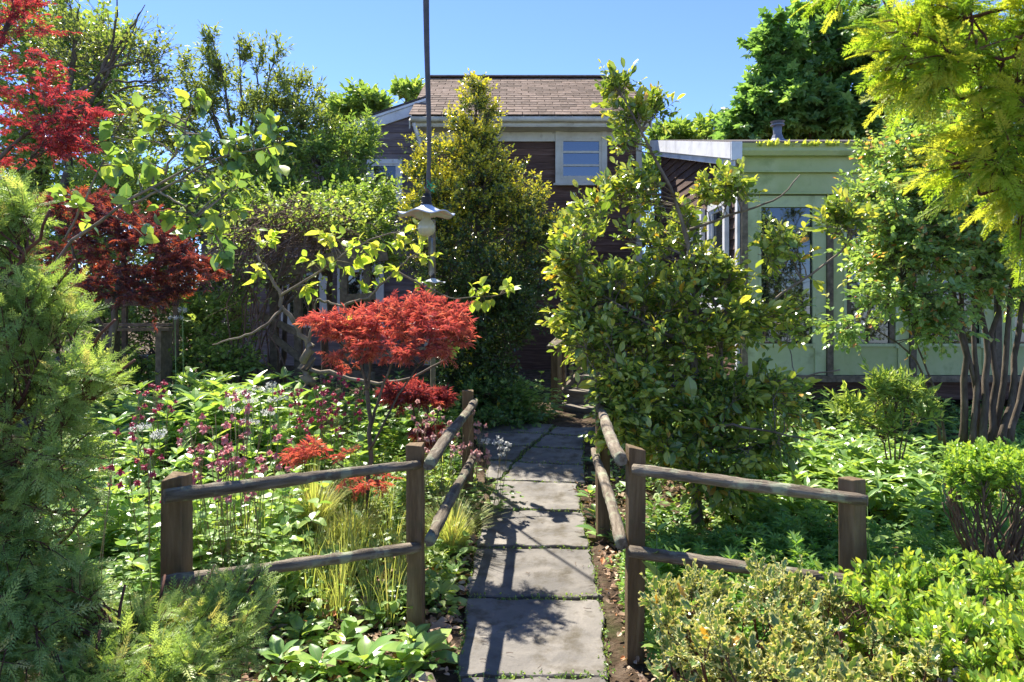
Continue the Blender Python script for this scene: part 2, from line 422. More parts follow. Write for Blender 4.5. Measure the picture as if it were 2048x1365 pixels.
M['l_grass'] = leafmat('l_grass', [(0.0, (0.13, 0.19, 0.055)), (0.5, (0.24, 0.29, 0.09)), (0.85, (0.36, 0.36, 0.15)), (1.0, (0.38, 0.30, 0.15))], trans=0.42, rough=0.45)
M['l_iris'] = leafmat('l_iris', [(0.0, (0.07, 0.16, 0.05)), (1.0, (0.18, 0.30, 0.10))], trans=0.4, rough=0.35)
M['litter'] = leafmat('litter', [(0.0, (0.10, 0.055, 0.03)), (0.5, (0.22, 0.14, 0.09)), (0.85, (0.36, 0.27, 0.2)), (1.0, (0.38, 0.14, 0.06))], trans=0.12, rough=0.7, spec=0.2)
M['f_pink'] = leafmat('f_pink', [(0.0, (0.36, 0.10, 0.12)), (1.0, (0.46, 0.22, 0.23))], trans=0.42, rough=0.5, tcol=(1.15, 0.9, 0.85))
M['f_mag'] = leafmat('f_mag', [(0.0, (0.20, 0.02, 0.05)), (1.0, (0.32, 0.06, 0.10))], trans=0.42, rough=0.5, tcol=(1.15, 0.8, 0.8))
M['f_pale'] = leafmat('f_pale', [(0.0, (0.38, 0.17, 0.16)), (1.0, (0.46, 0.28, 0.26))], trans=0.42, rough=0.5, tcol=(1.1, 0.95, 0.9))
M['f_white'] = leafmat('f_white', [(0.0, (0.62, 0.62, 0.50)), (1.0, (0.78, 0.78, 0.70))], trans=0.4, rough=0.5, tcol=(1, 1, 0.9))

# ------------------------------------------------------------------ leaf templates (x width, y length, z normal) ; e = 0 at midrib, 1 at margin
def tpl(v, e, f):
    return (np.array(v, float), np.array(e, float), np.array(f, int))

SMALL = tpl([(0, 0, 0), (0.28, 0.5, 0.07), (0, 1, -0.04), (-0.28, 0.5, 0.07)], [0, 1, 0.3, 1], [(0, 1, 2), (0, 2, 3)])
NARROW = tpl([(0, 0, 0), (0.16, 0.45, 0.05), (0, 1, -0.1), (-0.16, 0.45, 0.05)], [0, 1, 0.3, 1], [(0, 1, 2), (0, 2, 3)])

def ovate(w=0.34, peak=0.42, fold=0.1, curl=0.18, n=4, wave=0.0, tip=1.3):
    """midrib vertices plus two margins; n segments"""
    v, e, f = [], [], []
    for i in range(n + 1):
        y = i / n
        z = -curl * y * y
        if i in (0, n):
            v.append((0, y, z)); e.append(0)
        else:
            q = y / peak if y < peak else (1 - y) / (1 - peak)
            ww = w * (math.sin(q * math.pi / 2) ** (0.75 if y < peak else tip * 0.7))
            zz = z + fold * ww / w + wave * (1 if i % 2 else -1)
            v += [(0, y, z), (ww, y, zz), (-ww, y, zz)]; e += [0, 1, 1]
    a = 0
    for i in range(n):
        lo, hi = i == 0, i == n - 1
        nx = a + (1 if lo else 3)
        if lo:
            f += [(a, nx + 1, nx), (a, nx, nx + 2)]
        elif hi:
            f += [(a, a + 1, nx), (a, nx, a + 2)]
        else:
            f += [(a, a + 1, nx), (a + 1, nx + 1, nx), (a, nx, a + 2), (a + 2, nx, nx + 2)]
        a = nx
    return tpl(v, e, f)

OVATE = ovate()
OBOVATE = ovate(w=0.25, peak=0.62, fold=0.07, curl=0.16, n=4)
BROAD = ovate(w=0.40, peak=0.42, fold=0.09, curl=0.2, n=5, wave=0.015)
LANCE = ovate(w=0.17, peak=0.4, fold=0.06, curl=0.25, n=4)
BOX = ovate(w=0.27, peak=0.5, fold=0.06, curl=0.08, n=3)

def palmate(lobes=7, spread=2.1, w=0.062, droop=0.25):
    v, e, f = [(0, 0, 0)], [0], []
    for i in range(lobes):
        a = -spread + 2 * spread * i / (lobes - 1)
        L = 1.0 - 0.42 * abs(a) / spread
        dx, dy = math.sin(a), math.cos(a)
        k = len(v)
        m = 0.52
        v += [(dx * L * m + dy * w, dy * L * m - dx * w, 0.02), (dx * L, dy * L, -droop * L), (dx * L * m - dy * w, dy * L * m + dx * w, 0.02)]
        e += [1, 1, 1]
        f += [(0, k, k + 1), (0, k + 1, k + 2)]
    return tpl(v, e, f)
PALM = palmate()
PALM5 = palmate(lobes=5, spread=1.7, w=0.13, droop=0.15)
MAPLE = palmate(lobes=5, spread=1.9, w=0.24, droop=0.18)

def frond(pairs=9, sub=3):
    """flat feathery conifer spray"""
    v, e, f = [], [], []
    def rh(x, y, dx, dy, L, w, z0, z1):
        k = len(v)
        px, py = -dy, dx
        mx, my = x + dx * L * 0.45, y + dy * L * 0.45
        v.extend([(x, y, z0), (mx + px * w, my + py * w, (z0 + z1) / 2 + 0.01), (x + dx * L, y + dy * L, z1), (mx - px * w, my - py * w, (z0 + z1) / 2 + 0.01)])
        e.extend([0, 0.5, 1, 0.5])
        f.extend([(k, k + 1, k + 2), (k, k + 2, k + 3)])
    zc = lambda y: -0.22 * y * y
    rh(0, 0, 0, 1, 1.0, 0.018, 0, zc(1))
    for i in range(pairs):
        y = 0.08 + 0.86 * i / pairs
        L = 0.40 * (1 - 0.72 * y) * (0.75 + 0.25 * math.sin(i * 2.1)) + 0.05
        for sgn in (-1, 1):
            a = R(48 - 12 * y)
            dx, dy = sgn * math.sin(a), math.cos(a)
            yy = y + (0.03 if sgn > 0 else 0)
            rh(0, yy, dx, dy, L, 0.022, zc(yy), zc(yy) - 0.35 * L * L - 0.02)
            for j in range(sub):
                q = 0.25 + 0.62 * j / sub
                for s2 in (-1, 1):
                    b = R(38) * s2
                    ex, ey = dx * math.cos(b) - dy * math.sin(b), dx * math.sin(b) + dy * math.cos(b)
                    rh(dx * L * q, yy + dy * L * q, ex, ey, L * 0.36 * (1.1 - q), 0.017, zc(yy) - 0.35 * L * L * q - 0.01, zc(yy) - 0.35 * L * L * q - 0.03)
    return tpl(v, e, f)
FROND = frond(9, 2)
FROND_S = frond(7, 1)

def spiny():
    ring = []
    n = 14
    for i in range(n):
        a = 2 * math.pi * i / n
        r = 1.0 if i % 2 == 0 else 0.68
        ring.append((0.27 * r * math.sin(a), 0.5 - 0.5 * math.cos(a) * (r if i not in (0, 7) else 1), 0.10 * (1 if i % 2 == 0 else -0.4)))
    inner = [(x * 0.55, 0.5 + (y - 0.5) * 0.62, 0.0) for x, y, z in ring]
    v = inner + ring + [(0, 0.5, -0.03)]
    e = [0.4] * n + [1.0] * n + [0.0]
    f = []
    for i in range(n):
        j = (i + 1) % n
        f += [(2 * n, i, j), (i, n + i, n + j), (i, n + j, j)]
    return tpl(v, e, f)
SPINY = spiny()

# ------------------------------------------------------------------ plant builder
def ell(*specs):
    """specs: (px, py, d, rx_px, ry_px, rd_m, n) -> clump centres filling the ellipsoids, denser outside"""
    out = []
    for px, py, d, rx, ry, rd, n in specs:
        u = nrm(RNG.normal(size=(n, 3)))
        r = RNG.random(n) ** 0.42
        c = at(px, py, d)
        k = d / FPX
        out.append(c + u * r[:, None] * np.array([rx * k, rd, ry * k]))
    return np.concatenate(out)

def polyl(pts, m=7):
    """resample a polyline through pts smoothly to m points"""
    pts = np.asarray(pts, float)
    s = np.concatenate([[0], np.cumsum(np.linalg.norm(np.diff(pts, axis=0), axis=1))])
    q = np.linspace(0, s[-1], m)
    P = np.stack([np.interp(q, s, pts[:, i]) for i in range(3)], 1)
    for _ in range(2):
        P[1:-1] = 0.25 * P[:-2] + 0.5 * P[1:-1] + 0.25 * P[2:]
    return P

def plant(name, label, cat, base, limbs, clumps, leaf_tpl, leaf_mat, wood_mat, size=0.05, twigs=5, per=6, tl=0.25,
          up=0.3, nup=0.9, droop=0.2, tmean=0.45, tsd=0.2, tip=None, tipn=1, group=None, out=0.6, along=0.7, jit=0.08, sizesd=0.2,
          leafname='crown', woodname='trunk', centre=None, br=0.010, spread=1.0, odd=None, root=None, thin=1.0, flat=1.0, holes=0, hole_r=0.2, twig_r=0.0022, sag=0.12, top_only=None):
    """limbs: list of (points, r0, r1); each clump hangs on a branch from the nearest limb"""
    base = np.asarray(base, float)
    if root is None:
        root = thing(name, base, label, cat, group)
    wood = Geo()
    SP, SR = [], []
    for pts, r0, r1 in limbs:
        P = polyl(pts, 14)
        P[1:-1] += RNG.normal(size=(12, 3)) * (0.25 * (r0 + r1))
        rr = np.linspace(r0, r1, 14)
        rr[0] *= 1.25
        wood.tubes(P, rr, 8)
        Q = polyl(pts, 40)
        SP.append(Q); SR.append(np.linspace(r0, r1, 40))
    SP = np.concatenate(SP); SR = np.concatenate(SR)
    C = np.asarray(clumps, float)
    C = C[RNG.random(len(C)) < thin]
    for _ in range(holes):
        h_ = C[RNG.integers(len(C))]
        C = C[np.linalg.norm((C - h_) * [1, 0.5, 1], axis=1) > hole_r * RNG.uniform(0.6, 1.2)]
    n = len(C)
    D = np.linalg.norm(C[:, None] - SP[None], axis=2) + 1.2 * np.maximum(0, SP[None, :, 2] - C[:, None, 2] + 0.1)
    k = D.argmin(1)
    S = SP[k]
    L = np.linalg.norm(C - S, axis=1)
    mid = S + (C - S) * 0.5 + np.array([0, 0, 1]) * (L * sag)[:, None] + RNG.normal(size=(n, 3)) * (L * jit)[:, None]
    u = np.linspace(0, 1, 6)[None, :, None]
    B = (1 - u) ** 2 * S[:, None] + 2 * u * (1 - u) * mid[:, None] + u * u * C[:, None]
    B[:, 1:-1] += RNG.normal(size=(n, 4, 3)) * (L * 0.025)[:, None, None]
    r0 = np.minimum(SR[k] * 0.7, br * (0.35 + 0.5 * L))
    r0 = np.maximum(r0, 0.003)
    rr = r0[:, None] * np.linspace(1, 0.35, 6)[None]
    wood.tubes(B, rr, 5)
    cen = C.mean(0) if centre is None else np.asarray(centre, float)
    # twigs
    uu = RNG.uniform(0.5, 1.0, size=(n, twigs)); uu[:, 0] = 1.0
    s0, m0, c0 = S[:, None], mid[:, None], C[:, None]
    q = uu[..., None]
    O = (1 - q) ** 2 * s0 + 2 * q * (1 - q) * m0 + q * q * c0
    bd = nrm(C - S)
    od = nrm(C - cen)
    dirs = nrm(out * od[:, None] + 0.5 * bd[:, None] + spread * RNG.normal(size=(n, twigs, 3)) * 0.55 + np.array([0, 0, up]))
    dirs[..., 2] *= flat
    dirs = nrm(dirs)
    tlen = tl * RNG.uniform(0.55, 1.25, size=(n, twigs))
    O = O.reshape(-1, 3); dirs = dirs.reshape(-1, 3); tlen = tlen.ravel()
    nt_ = len(O)
    E1 = O + dirs * (tlen * 0.5)[:, None]
    E2 = O + dirs * tlen[:, None] + np.array([0, 0, -1]) * (tlen * droop * 0.35)[:, None]
    TW = np.stack([O, E1, E2], 1)
    wood.tubes(TW, np.broadcast_to(np.array([1.0, 0.8, 0.5]) * twig_r, (nt_, 3)), 3, cap=False)
    # leaves
    v = (np.arange(per) + 0.6) / per
    v = 1 - along + along * v
    v = v[None, :, None]
    P = (1 - v) ** 2 * O[:, None] + 2 * v * (1 - v) * E1[:, None] + v * v * E2[:, None]
    side = nrm(np.cross(dirs, RNG.normal(size=(nt_, 3)) * 0.6 + np.array([0, 0, 1])))
    sg = np.where(np.arange(per) % 2 == 0, 1.0, -1.0)[None, :, None]
    A = dirs[:, None] * 0.75 + side[:, None] * sg * 0.9 + RNG.normal(size=(nt_, per, 3)) * 0.35 + np.array([0, 0, -droop])
    A[:, -1] = dirs * 1.2 + RNG.normal(size=(nt_, 3)) * 0.25
    N = np.array([0, 0, nup]) + RNG.normal(size=(nt_, per, 3)) * 0.42
    t = tmean + tsd * RNG.normal(size=(nt_, per)) + 0.5 * tsd * RNG.normal(size=(nt_, 1))
    if tip is not None:
        hot = RNG.random(nt_) < tip[1]
        if top_only is not None:      # new growth only on sprigs high up / outside
            rel = np.clip((E2[:, 2] - top_only[0]) / (top_only[1] - top_only[0]), 0.06, 1)
            hot &= RNG.random(nt_) < rel
        t[hot, -tipn:] = tip[0] + 0.06 * RNG.normal(size=(hot.sum(), tipn))
    if odd is not None:
        w = RNG.random(t.shape) < odd[1]
        t[w] = odd[0]
    t = np.clip(t, 0.0, 1.0)
    if odd is None:
        t = np.minimum(t, 0.99)
    sz = size * np.exp(sizesd * RNG.normal(size=(nt_, per)))
    lg = Geo()
    lg.leaves(leaf_tpl, P.reshape(-1, 3), A.reshape(-1, 3), N.reshape(-1, 3), sz.ravel(), t.ravel())
    part(woodname, wood, wood_mat, root, True)
    part(leafname, lg, leaf_mat, root)
    return root

def trunk_line(*pts):
    return [at(*p) for p in pts]

def on_ground(px, d):
    x = (px - 1024) / FPX * d
    return np.array([x, d, float(gz(x, d))])
#%%STRUCTURE

# ================================================================== SETTING: ground and path
def axis(lo, hi, fine_lo, fine_hi, step):
    a = list(np.arange(fine_lo, fine_hi + 1e-6, step))
    x, s = fine_hi, step
    while x < hi:
        s *= 1.22; x += s; a.append(min(x, hi))
    x, s, pre = fine_lo, step, []
    while x > lo:
        s *= 1.22; x -= s; pre.append(max(x, lo))
    return np.array(sorted(set(pre)) + a)

gx = axis(-220, 220, -4.5, 4.5, 0.06)
gy = axis(-12, 420, 1.0, 10.5, 0.06)
XX, YY = np.meshgrid(gx, gy, indexing='ij')
ZZ = gz(XX, YY)
near = smooth(12, 8, YY) * smooth(7, 4, np.abs(XX))
bumpz = RNG.normal(size=XX.shape)
for _ in range(2):
    bumpz = (bumpz + np.roll(bumpz, 1, 0) + np.roll(bumpz, -1, 0) + np.roll(bumpz, 1, 1) + np.roll(bumpz, -1, 1)) / 5
offpath = smooth(0.33, 0.55, np.abs(XX - 0.12 - 0.03 * (YY - 3)))
ZZ = ZZ + bumpz * 0.030 * near * offpath - 0.01
nx_, ny_ = XX.shape
ii = np.arange(nx_ - 1)[:, None] * ny_ + np.arange(ny_ - 1)[None]
q = np.stack([ii, ii + ny_, ii + ny_ + 1, ii + 1], -1).reshape(-1, 4)
g = Geo().add(np.stack([XX, YY, ZZ], -1).reshape(-1, 3), q)
ground = tag(link('ground', g.mesh('ground', M['soil'], smooth_shade=True)), 'brown soil of the garden beds', None, None, 'structure')

path = tag(link('path', None), 'flagstone garden path leading to the steps', None, None, 'structure')
STONES = [
    [(890, 1640), (1262, 1640), (1213, 1368), (917, 1368)],
    [(918, 1361), (1212, 1361), (1202, 1209), (935, 1207)],
    [(936, 1201), (1199, 1202), (1180, 1107), (952, 1105)],
    [(955, 1100), (1176, 1102), (1166, 1033), (972, 1026)],
    [(976, 1022), (1163, 1028), (1152, 975), (992, 969)],
    [(1005, 966), (1168, 973), (1168, 938), (1030, 931)],
    [(1034, 929), (1166, 934), (1165, 905), (1062, 901)],
    [(1065, 898), (1165, 901), (1166, 878), (1094, 875)],
    [(1098, 872), (1190, 876), (1192, 860), (1112, 858)],
    [(970, 962), (1000, 964), (1026, 931), (982, 928)],
    [(976, 925), (1029, 927), (1052, 900), (968, 897)],
    [(958, 894), (1056, 896), (1088, 873), (948, 871)],
    [(945, 868), (1091, 870), (1108, 853), (942, 850)],
]
for st in STONES:
    P = np.array([ground_at(*p) for p in st])
    # subdivide the outline for slightly uneven edges
    out_ = []
    for i in range(len(P)):
        a, b = P[i], P[(i + 1) % len(P)]
        for q_ in np.linspace(0, 1, 12)[:-1]:
            out_.append(a + (b - a) * q_)
    O = np.array(out_)
    O[:, :2] += RNG.normal(size=(len(O), 2)) * 0.006 + 0.008 * np.sin(np.arange(len(O))[:, None] * [0.9, 1.3] + RNG.random(2) * 6)
    c = O.mean(0)
    tz = 0.022 + RNG.normal() * 0.003
    tilt = RNG.normal(size=2) * 0.006
    zt = gz(O[:, 0], O[:, 1]) + tz + (O[:, :2] - c[:2]) @ tilt
    n = len(O)
    top = np.column_stack([O[:, :2], zt]) - np.array([c[0], c[1], c[2]])
    rim = top.copy(); rim[:, :2] *= 0.985; rim[:, 2] += 0.006
    bot = top.copy(); bot[:, 2] -= 0.06
    V = np.concatenate([rim, top, bot])
    F = [list(range(n))] + [[i, n + i, n + (i + 1) % n, (i + 1) % n] for i in range(n)] + [[n + i, 2 * n + i, 2 * n + (i + 1) % n, n + (i + 1) % n] for i in range(n)]
    F = [f[::-1] for f in F]
    me = Geo().add(V, [f[::-1] for f in F]).mesh('flagstone', M['stone'])
    o = link('flagstone', me, path, tuple(c))

# ================================================================== building helpers
def bd(root, name, c, size, mat, rot=0.0, tilt=0.0, mesh_cache={}):
    """one board / box as a part of its own; c in world coordinates"""
    key = (tuple(np.round(size, 4)), mat.name, round(tilt, 4))
    if key not in mesh_cache:
        mesh_cache[key] = Geo().box((0, 0, 0), size, 0, 0.5, tilt).mesh(name, mat)
    p = root; org = np.zeros(3)
    while p is not None:
        org += np.array(p.location); p = p.parent
    return link(name, mesh_cache[key], root, tuple(np.asarray(c, float) - org), (0, 0, rot))

def wbox(root, name, ax, org, u, v, o, su, sv, so, mat):
    """box on a wall: u along the wall, v up, o outwards from the wall plane"""
    if ax == 'x':
        return bd(root, name, (org[0] + u, org[1] - o, org[2] + v), (su, so, sv), mat)
    return bd(root, name, (org[0] - o, org[1] + u, org[2] + v), (so, su, sv), mat)

def window(root, ax, org, w, h, trim, glass, casing=0.09, bars=(), vbars=(), sash=0.045, sill=True, sashmat=None):
    """window > casing boards, sash, panes, sill; org is the centre on the wall plane"""
    sashmat = sashmat or trim
    c = org
    win = link('window', None, root, tuple(np.asarray(c, float) - np.array(root.location)))
    L = [(-w / 2 - casing / 2, 0, casing, h + 2 * casing), (w / 2 + casing / 2, 0, casing, h + 2 * casing)]
    for u, v, su, sv in L:
        wbox(win, 'casing', ax, c, u, v, 0.03, su, sv, 0.06, trim)
    for v in (h / 2 + casing / 2, -h / 2 - casing / 2):
        wbox(win, 'casing', ax, c, 0, v, 0.028, w - 0.002, casing, 0.056, trim)
    for s_ in (-1, 1):
        wbox(win, 'sash', ax, c, s_ * (w / 2 - sash / 2 - 0.001), 0, 0.020, sash, h - 0.004, 0.036, sashmat)
        wbox(win, 'sash', ax, c, 0, s_ * (h / 2 - sash / 2 - 0.001), 0.018, w - 2 * sash - 0.004, sash, 0.032, sashmat)
    for b in bars:
        wbox(win, 'glazing_bar', ax, c, 0, b, 0.016, w - 2 * sash - 0.006, 0.04, 0.026, sashmat)
    for b in vbars:
        wbox(win, 'glazing_bar', ax, c, b, 0, 0.014, 0.03, h - 2 * sash - 0.006, 0.022, sashmat)
    wbox(win, 'pane', ax, c, 0, 0, 0.004, w - sash, h - sash, 0.006, glass)
    if sill:
        wbox(win, 'sill', ax, c, 0, -h / 2 - casing - 0.02, 0.05, w + 2 * casing + 0.08, 0.04, 0.10, trim)
    return win

# ================================================================== the brown house behind
house = thing('wooden_house', (0.4, 13.3, 0.35), 'two storey brown clapboard house with shingled roof behind the conical holly', 'house')
HY = 13.3
hx0, hx1 = -1.70, 2.52
part('wall', Geo().box(((hx0 + hx1) / 2, HY + 2.5, 2.72), (hx1 - hx0, 4.9, 4.85)), M['siding'], house)
z = 1.6
while z < 5.0:
    bd(house, 'siding_board', ((hx0 + hx1) / 2, HY + 0.02, z + 0.07), (hx1 - hx0 - 0.16, 0.022, 0.155), M['siding'], 0, R(-6))
    z += 0.135
for x in (hx0 + 0.05, hx1 - 0.05):
    bd(house, 'corner_board', (x, HY - 0.005, 2.7), (0.11, 0.09, 4.75), M['cream'])
# upper window
window(house, 'x', at(1162, 307, HY - 0.03), 0.80, 0.99, M['cream'], M['glass'], casing=0.10, bars=(0.02, 0.27, -0.24), sash=0.05)
# eaves
EZ = at(1000, 240, 12.85)[2]
ex0, ex1 = at(822, 240, 12.85)[0], at(1300, 240, 12.85)[0]
bd(house, 'soffit', ((ex0 + ex1) / 2, 13.08, EZ - 0.11), (ex1 - ex0 - 0.06, 0.42, 0.03), M['cream'])
bd(house, 'frieze_board', ((ex0 + ex1) / 2, HY - 0.03, EZ - 0.22), (hx1 - hx0 + 0.1, 0.05, 0.18), M['cream'])
bd(house, 'fascia_board', ((ex0 + ex1) / 2, 12.87, EZ - 0.03), (ex1 - ex0 - 0.03, 0.03, 0.16), M['cream'])
gut = Geo()
gp = np.array([[ex0, 12.80, EZ - 0.0], [ex1, 12.80, EZ - 0.0]])
gut.tubes(polyl(gp, 8), np.full(8, 0.055), 10)
part('gutter', gut, M['cream'], house, True)
# downspout elbow at the left corner
ds = Geo().tubes(polyl([(ex0 + 0.05, 12.85, EZ - 0.05), (ex0 + 0.06, 12.95, EZ - 0.2), (hx0 - 0.02, 13.2, EZ - 0.33), (hx0 - 0.02, 13.22, EZ - 0.8), (hx0 - 0.02, 13.22, 1.0)], 14), np.full(14, 0.04), 8)
part('downspout', ds, M['white'], house, True)
# roof slab + shingles
RD, RZ = 15.7, at(1000, 158, 15.7)[2]
slope = math.atan2(RZ - EZ - 0.06, RD - 12.78)
sl = math.hypot(RZ - EZ - 0.06, RD - 12.78)
roof = link('roof', None, house, (0, 0, 0))
rp = np.array([[ex0 + 0.01, 12.79, EZ + 0.055], [ex1 - 0.01, 12.79, EZ + 0.055], [ex1 - 0.01, RD, RZ - 0.01], [ex0 + 0.01, RD, RZ - 0.01], [ex1 - 0.01, 2 * RD - 12.79, EZ + 0.05], [ex0 + 0.01, 2 * RD - 12.79, EZ + 0.05]])
V = np.concatenate([rp, rp - np.array([0, 0, 0.09])])
part('roof_deck', Geo().add(V, [[0, 1, 2, 3], [3, 2, 4, 5], [7, 6, 9, 8], [8, 9, 11, 10], [0, 6, 7, 1], [1, 7, 8, 2], [2, 8, 10, 4], [0, 3, 9, 6], [3, 5, 11, 9], [5, 4, 10, 11]]), M['roof_dark'], roof)
rows, per_row = 17, 15
tw = (ex1 - ex0 + 0.06) / per_row
ex = sl / rows
sh_me = Geo().box((0, 0, 0), (tw - 0.012, ex + 0.05, 0.016)).mesh('shingle', M['shingle'])
for r_ in range(rows):
    for k in range(per_row + (r_ % 2)):
        x = ex0 - 0.03 + tw * (k + 0.5 - 0.5 * (r_ % 2))
        half = (r_ % 2) and k in (0, per_row)
        if half:
            x += tw * 0.25 * (1 if k == 0 else -1)
        s = ex * (r_ + 0.5) - 0.02
        y = 12.78 + math.cos(slope) * s; zz = EZ + 0.085 + math.sin(slope) * s
        o = link('shingle', sh_me, roof, tuple(np.array([x, y, zz]) - np.array(house.location)), (slope - R(2.2), 0, RNG.normal() * 0.006))
        if half:
            o.scale = (0.5, 1, 1)
bd(roof, 'ridge_cap', ((ex0 + ex1) / 2, RD, RZ + 0.03), (ex1 - ex0 + 0.04, 0.26, 0.03), M['shingle'])
for x in (ex0 - 0.02, ex1 + 0.02):
    v0, v1 = np.array([x, 12.80, EZ - 0.02]), np.array([x, RD, RZ - 0.06])
    P = np.array([v0, v1, v1 - [0, 0, 0.16], v0 - [0, 0, 0.16]])
    off = np.array([0.022, 0, 0])
    part('rake_board', Geo().add(np.concatenate([P - off / 2, P + off / 2]), [[0, 1, 2, 3], [7, 6, 5, 4], [0, 4, 5, 1], [1, 5, 6, 2], [2, 6, 7, 3], [3, 7, 4, 0]]), M['cream'], roof)
# lower wing to the left with a sloping rake
WY = 13.62
rk = lambda x: 5.66 + (x + 1.75) * 0.335
wx0 = -6.2
Pw = [(wx0, 0.3), (-1.72, 0.3), (-1.72, rk(-1.72) - 0.05), (wx0, rk(wx0) - 0.05)]
V = [(x, WY + 0.03, z_) for x, z_ in Pw] + [(x, WY + 4.2, z_) for x, z_ in Pw]
part('wing_wall', Geo().add(V, [[0, 1, 2, 3], [7, 6, 5, 4], [0, 4, 5, 1], [1, 5, 6, 2], [2, 6, 7, 3], [3, 7, 4, 0]]), M['siding_grey'], house)
z = 1.5
while z < 5.5:
    xl = max(wx0, -1.75 + (z + 0.16 - 5.62) / 0.335)
    if xl < -1.95:
        bd(house, 'siding_board', ((xl - 1.80) / 2, WY + 0.005, z + 0.07), (-1.80 - xl, 0.022, 0.158), M['siding_grey'], 0, R(-7))
    z += 0.138
for nm, dz0, dz1, th, mm in (('rake_board', 0.02, -0.17, 0.05, M['white']), ('roof_edge', 0.075, 0.025, 0.12, M['white'])):
    a, b = np.array([wx0 - 0.2, WY - 0.06, rk(wx0 - 0.2)]), np.array([-1.70, WY - 0.06, rk(-1.70)])
    V = [a + [0, 0, dz1], b + [0, 0, dz1], b + [0, 0, dz0], a + [0, 0, dz0]]
    V = np.array(V + [v + np.array([0, th, 0]) for v in V]) - np.array([0, 0.03 if nm == 'roof_edge' else 0, 0])
    part(nm, Geo().add(V, [[0, 1, 2, 3], [7, 6, 5, 4], [0, 4, 5, 1], [1, 5, 6, 2], [2, 6, 7, 3], [3, 7, 4, 0]]), mm, house)
a, b = np.array([wx0 - 0.25, WY - 0.1, rk(wx0 - 0.25) + 0.08]), np.array([-1.70, WY - 0.1, rk(-1.70) + 0.08])
V = np.array([a, b, b + [0, 4.4, 0], a + [0, 4.4, 0]]); V = np.concatenate([V, V + [0, 0, 0.04]])
part('wing_roof', Geo().add(V, [[3, 2, 1, 0], [4, 5, 6, 7], [0, 1, 5, 4], [1, 2, 6, 5], [2, 3, 7, 6], [3, 0, 4, 7]]), M['roof_dark'], house)
window(house, 'x', at(770, 368, WY - 0.035), 0.52, 0.78, M['white'], M['glass_dark'], casing=0.09, bars=(0.0,), sash=0.04)
# ground floor windows seen through the trellis
for px in (610, 722):
    window(house, 'x', at(px, 590, WY - 0.035), 0.70, 1.0, M['white'], M['glass_dark'], casing=0.11, sash=0.05, vbars=(0.0,) if px == 722 else ())

# ================================================================== the green garden room
CY = 8.5
cab = thing('garden_cabin', (4.6, CY + 2, 0.3), 'pale green garden room with tall glazed panels and a low shed roof', 'garden room')
cab['kind'] = 'thing'
cx0, cx1 = at(1478, 600, CY)[0], 8.2
cz0, cz1 = at(1500, 757, CY)[2], at(1500, 297, CY)[2]
CB = 12.9
rise = 1.08
zr = lambda y: cz1 + 0.03 + (y - CY) / (CB - CY) * rise
# shell: back, floor, right side, dark interior wall (an interior box with a floor and back wall)
part('floor', Geo().box(((cx0 + cx1) / 2, (CY + CB) / 2, cz0 + 0.03), (cx1 - cx0 - 0.02, CB - CY - 0.1, 0.10)), M['old_wood'], cab)
part('back_wall', Geo().box(((cx0 + cx1) / 2, CB, (cz0 + cz1 + rise) / 2), (cx1 - cx0, 0.1, cz1 + rise - cz0 - 0.1)), M['siding'], cab)
part('end_wall', Geo().box((cx1, (CY + CB) / 2, (cz0 + cz1) / 2), (0.1, CB - CY - 0.2, cz1 - cz0 - 0.1)), M['siding'], cab)
# roof
V = np.array([[cx0 - 0.16, CY - 0.22, zr(CY - 0.22)], [cx1 + 0.2, CY - 0.22, zr(CY - 0.22)], [cx1 + 0.2, CB + 0.2, zr(CB + 0.2)], [cx0 - 0.16, CB + 0.2, zr(CB + 0.2)]])
V = np.concatenate([V, V + [0, 0, 0.06]])
part('roof', Geo().add(V, [[3, 2, 1, 0], [4, 5, 6, 7], [0, 1, 5, 4], [1, 2, 6, 5], [2, 3, 7, 6], [3, 0, 4, 7]]), M['roof_dark'], cab)
# rake board on the left edge
a, b = np.array([cx0 - 0.17, CY - 0.24, zr(CY - 0.24)]), np.array([cx0 - 0.17, CB + 0.2, zr(CB + 0.2)])
for nm, o0, o1, tx, mm in (('rake_board', -0.15, 0.05, 0.03, M['white']), ('rake_trim', -0.24, -0.155, 0.025, M['white'])):
    P = np.array([a + [0, 0, o0], b + [0, 0, o0], b + [0, 0, o1], a + [0, 0, o1]])
    P = np.concatenate([P - [tx / 2, 0, 0], P + [tx / 2, 0, 0]]) + ([0.035, 0, 0] if nm == 'rake_trim' else [0, 0, 0])
    part(nm, Geo().add(P, [[3, 2, 1, 0], [4, 5, 6, 7], [0, 1, 5, 4], [1, 2, 6, 5], [2, 3, 7, 6], [3, 0, 4, 7]]), mm, cab)
bd(cab, 'rake_return', (cx0 - 0.115, CY - 0.255, zr(CY) - 0.12), (0.13, 0.03, 0.22), M['white'])
# front: gutter, frieze boards
def fy(y): return at(1500, y, CY)[2]
W_ = cx1 - cx0
XC = (cx0 + cx1) / 2
prof = [(0, 0), (-0.10, 0.0), (-0.135, 0.05), (-0.12, 0.09), (-0.15, 0.14), (0, 0.14)]
gutg = Geo()
n = len(prof)
V = [(x, CY - 0.10 + p[0], fy(318) + p[1]) for x in (cx0 - 0.06, cx1) for p in prof]
gutg.add(V, [[i, i + 1, n + i + 1, n + i] for i in range(n - 1)] + [list(range(n))[::-1], list(range(n, 2 * n))])
part('gutter', gutg, M['green_paint'], cab)
bd(cab, 'frieze_board', (XC, CY - 0.055, (fy(318) + fy(346)) / 2), (W_ + 0.05, 0.09, fy(318) - fy(346)), M['green_paint'])
bd(cab, 'frieze_molding', (XC, CY - 0.075, fy(347)), (W_ + 0.05, 0.12, 0.022), M['green_paint'])
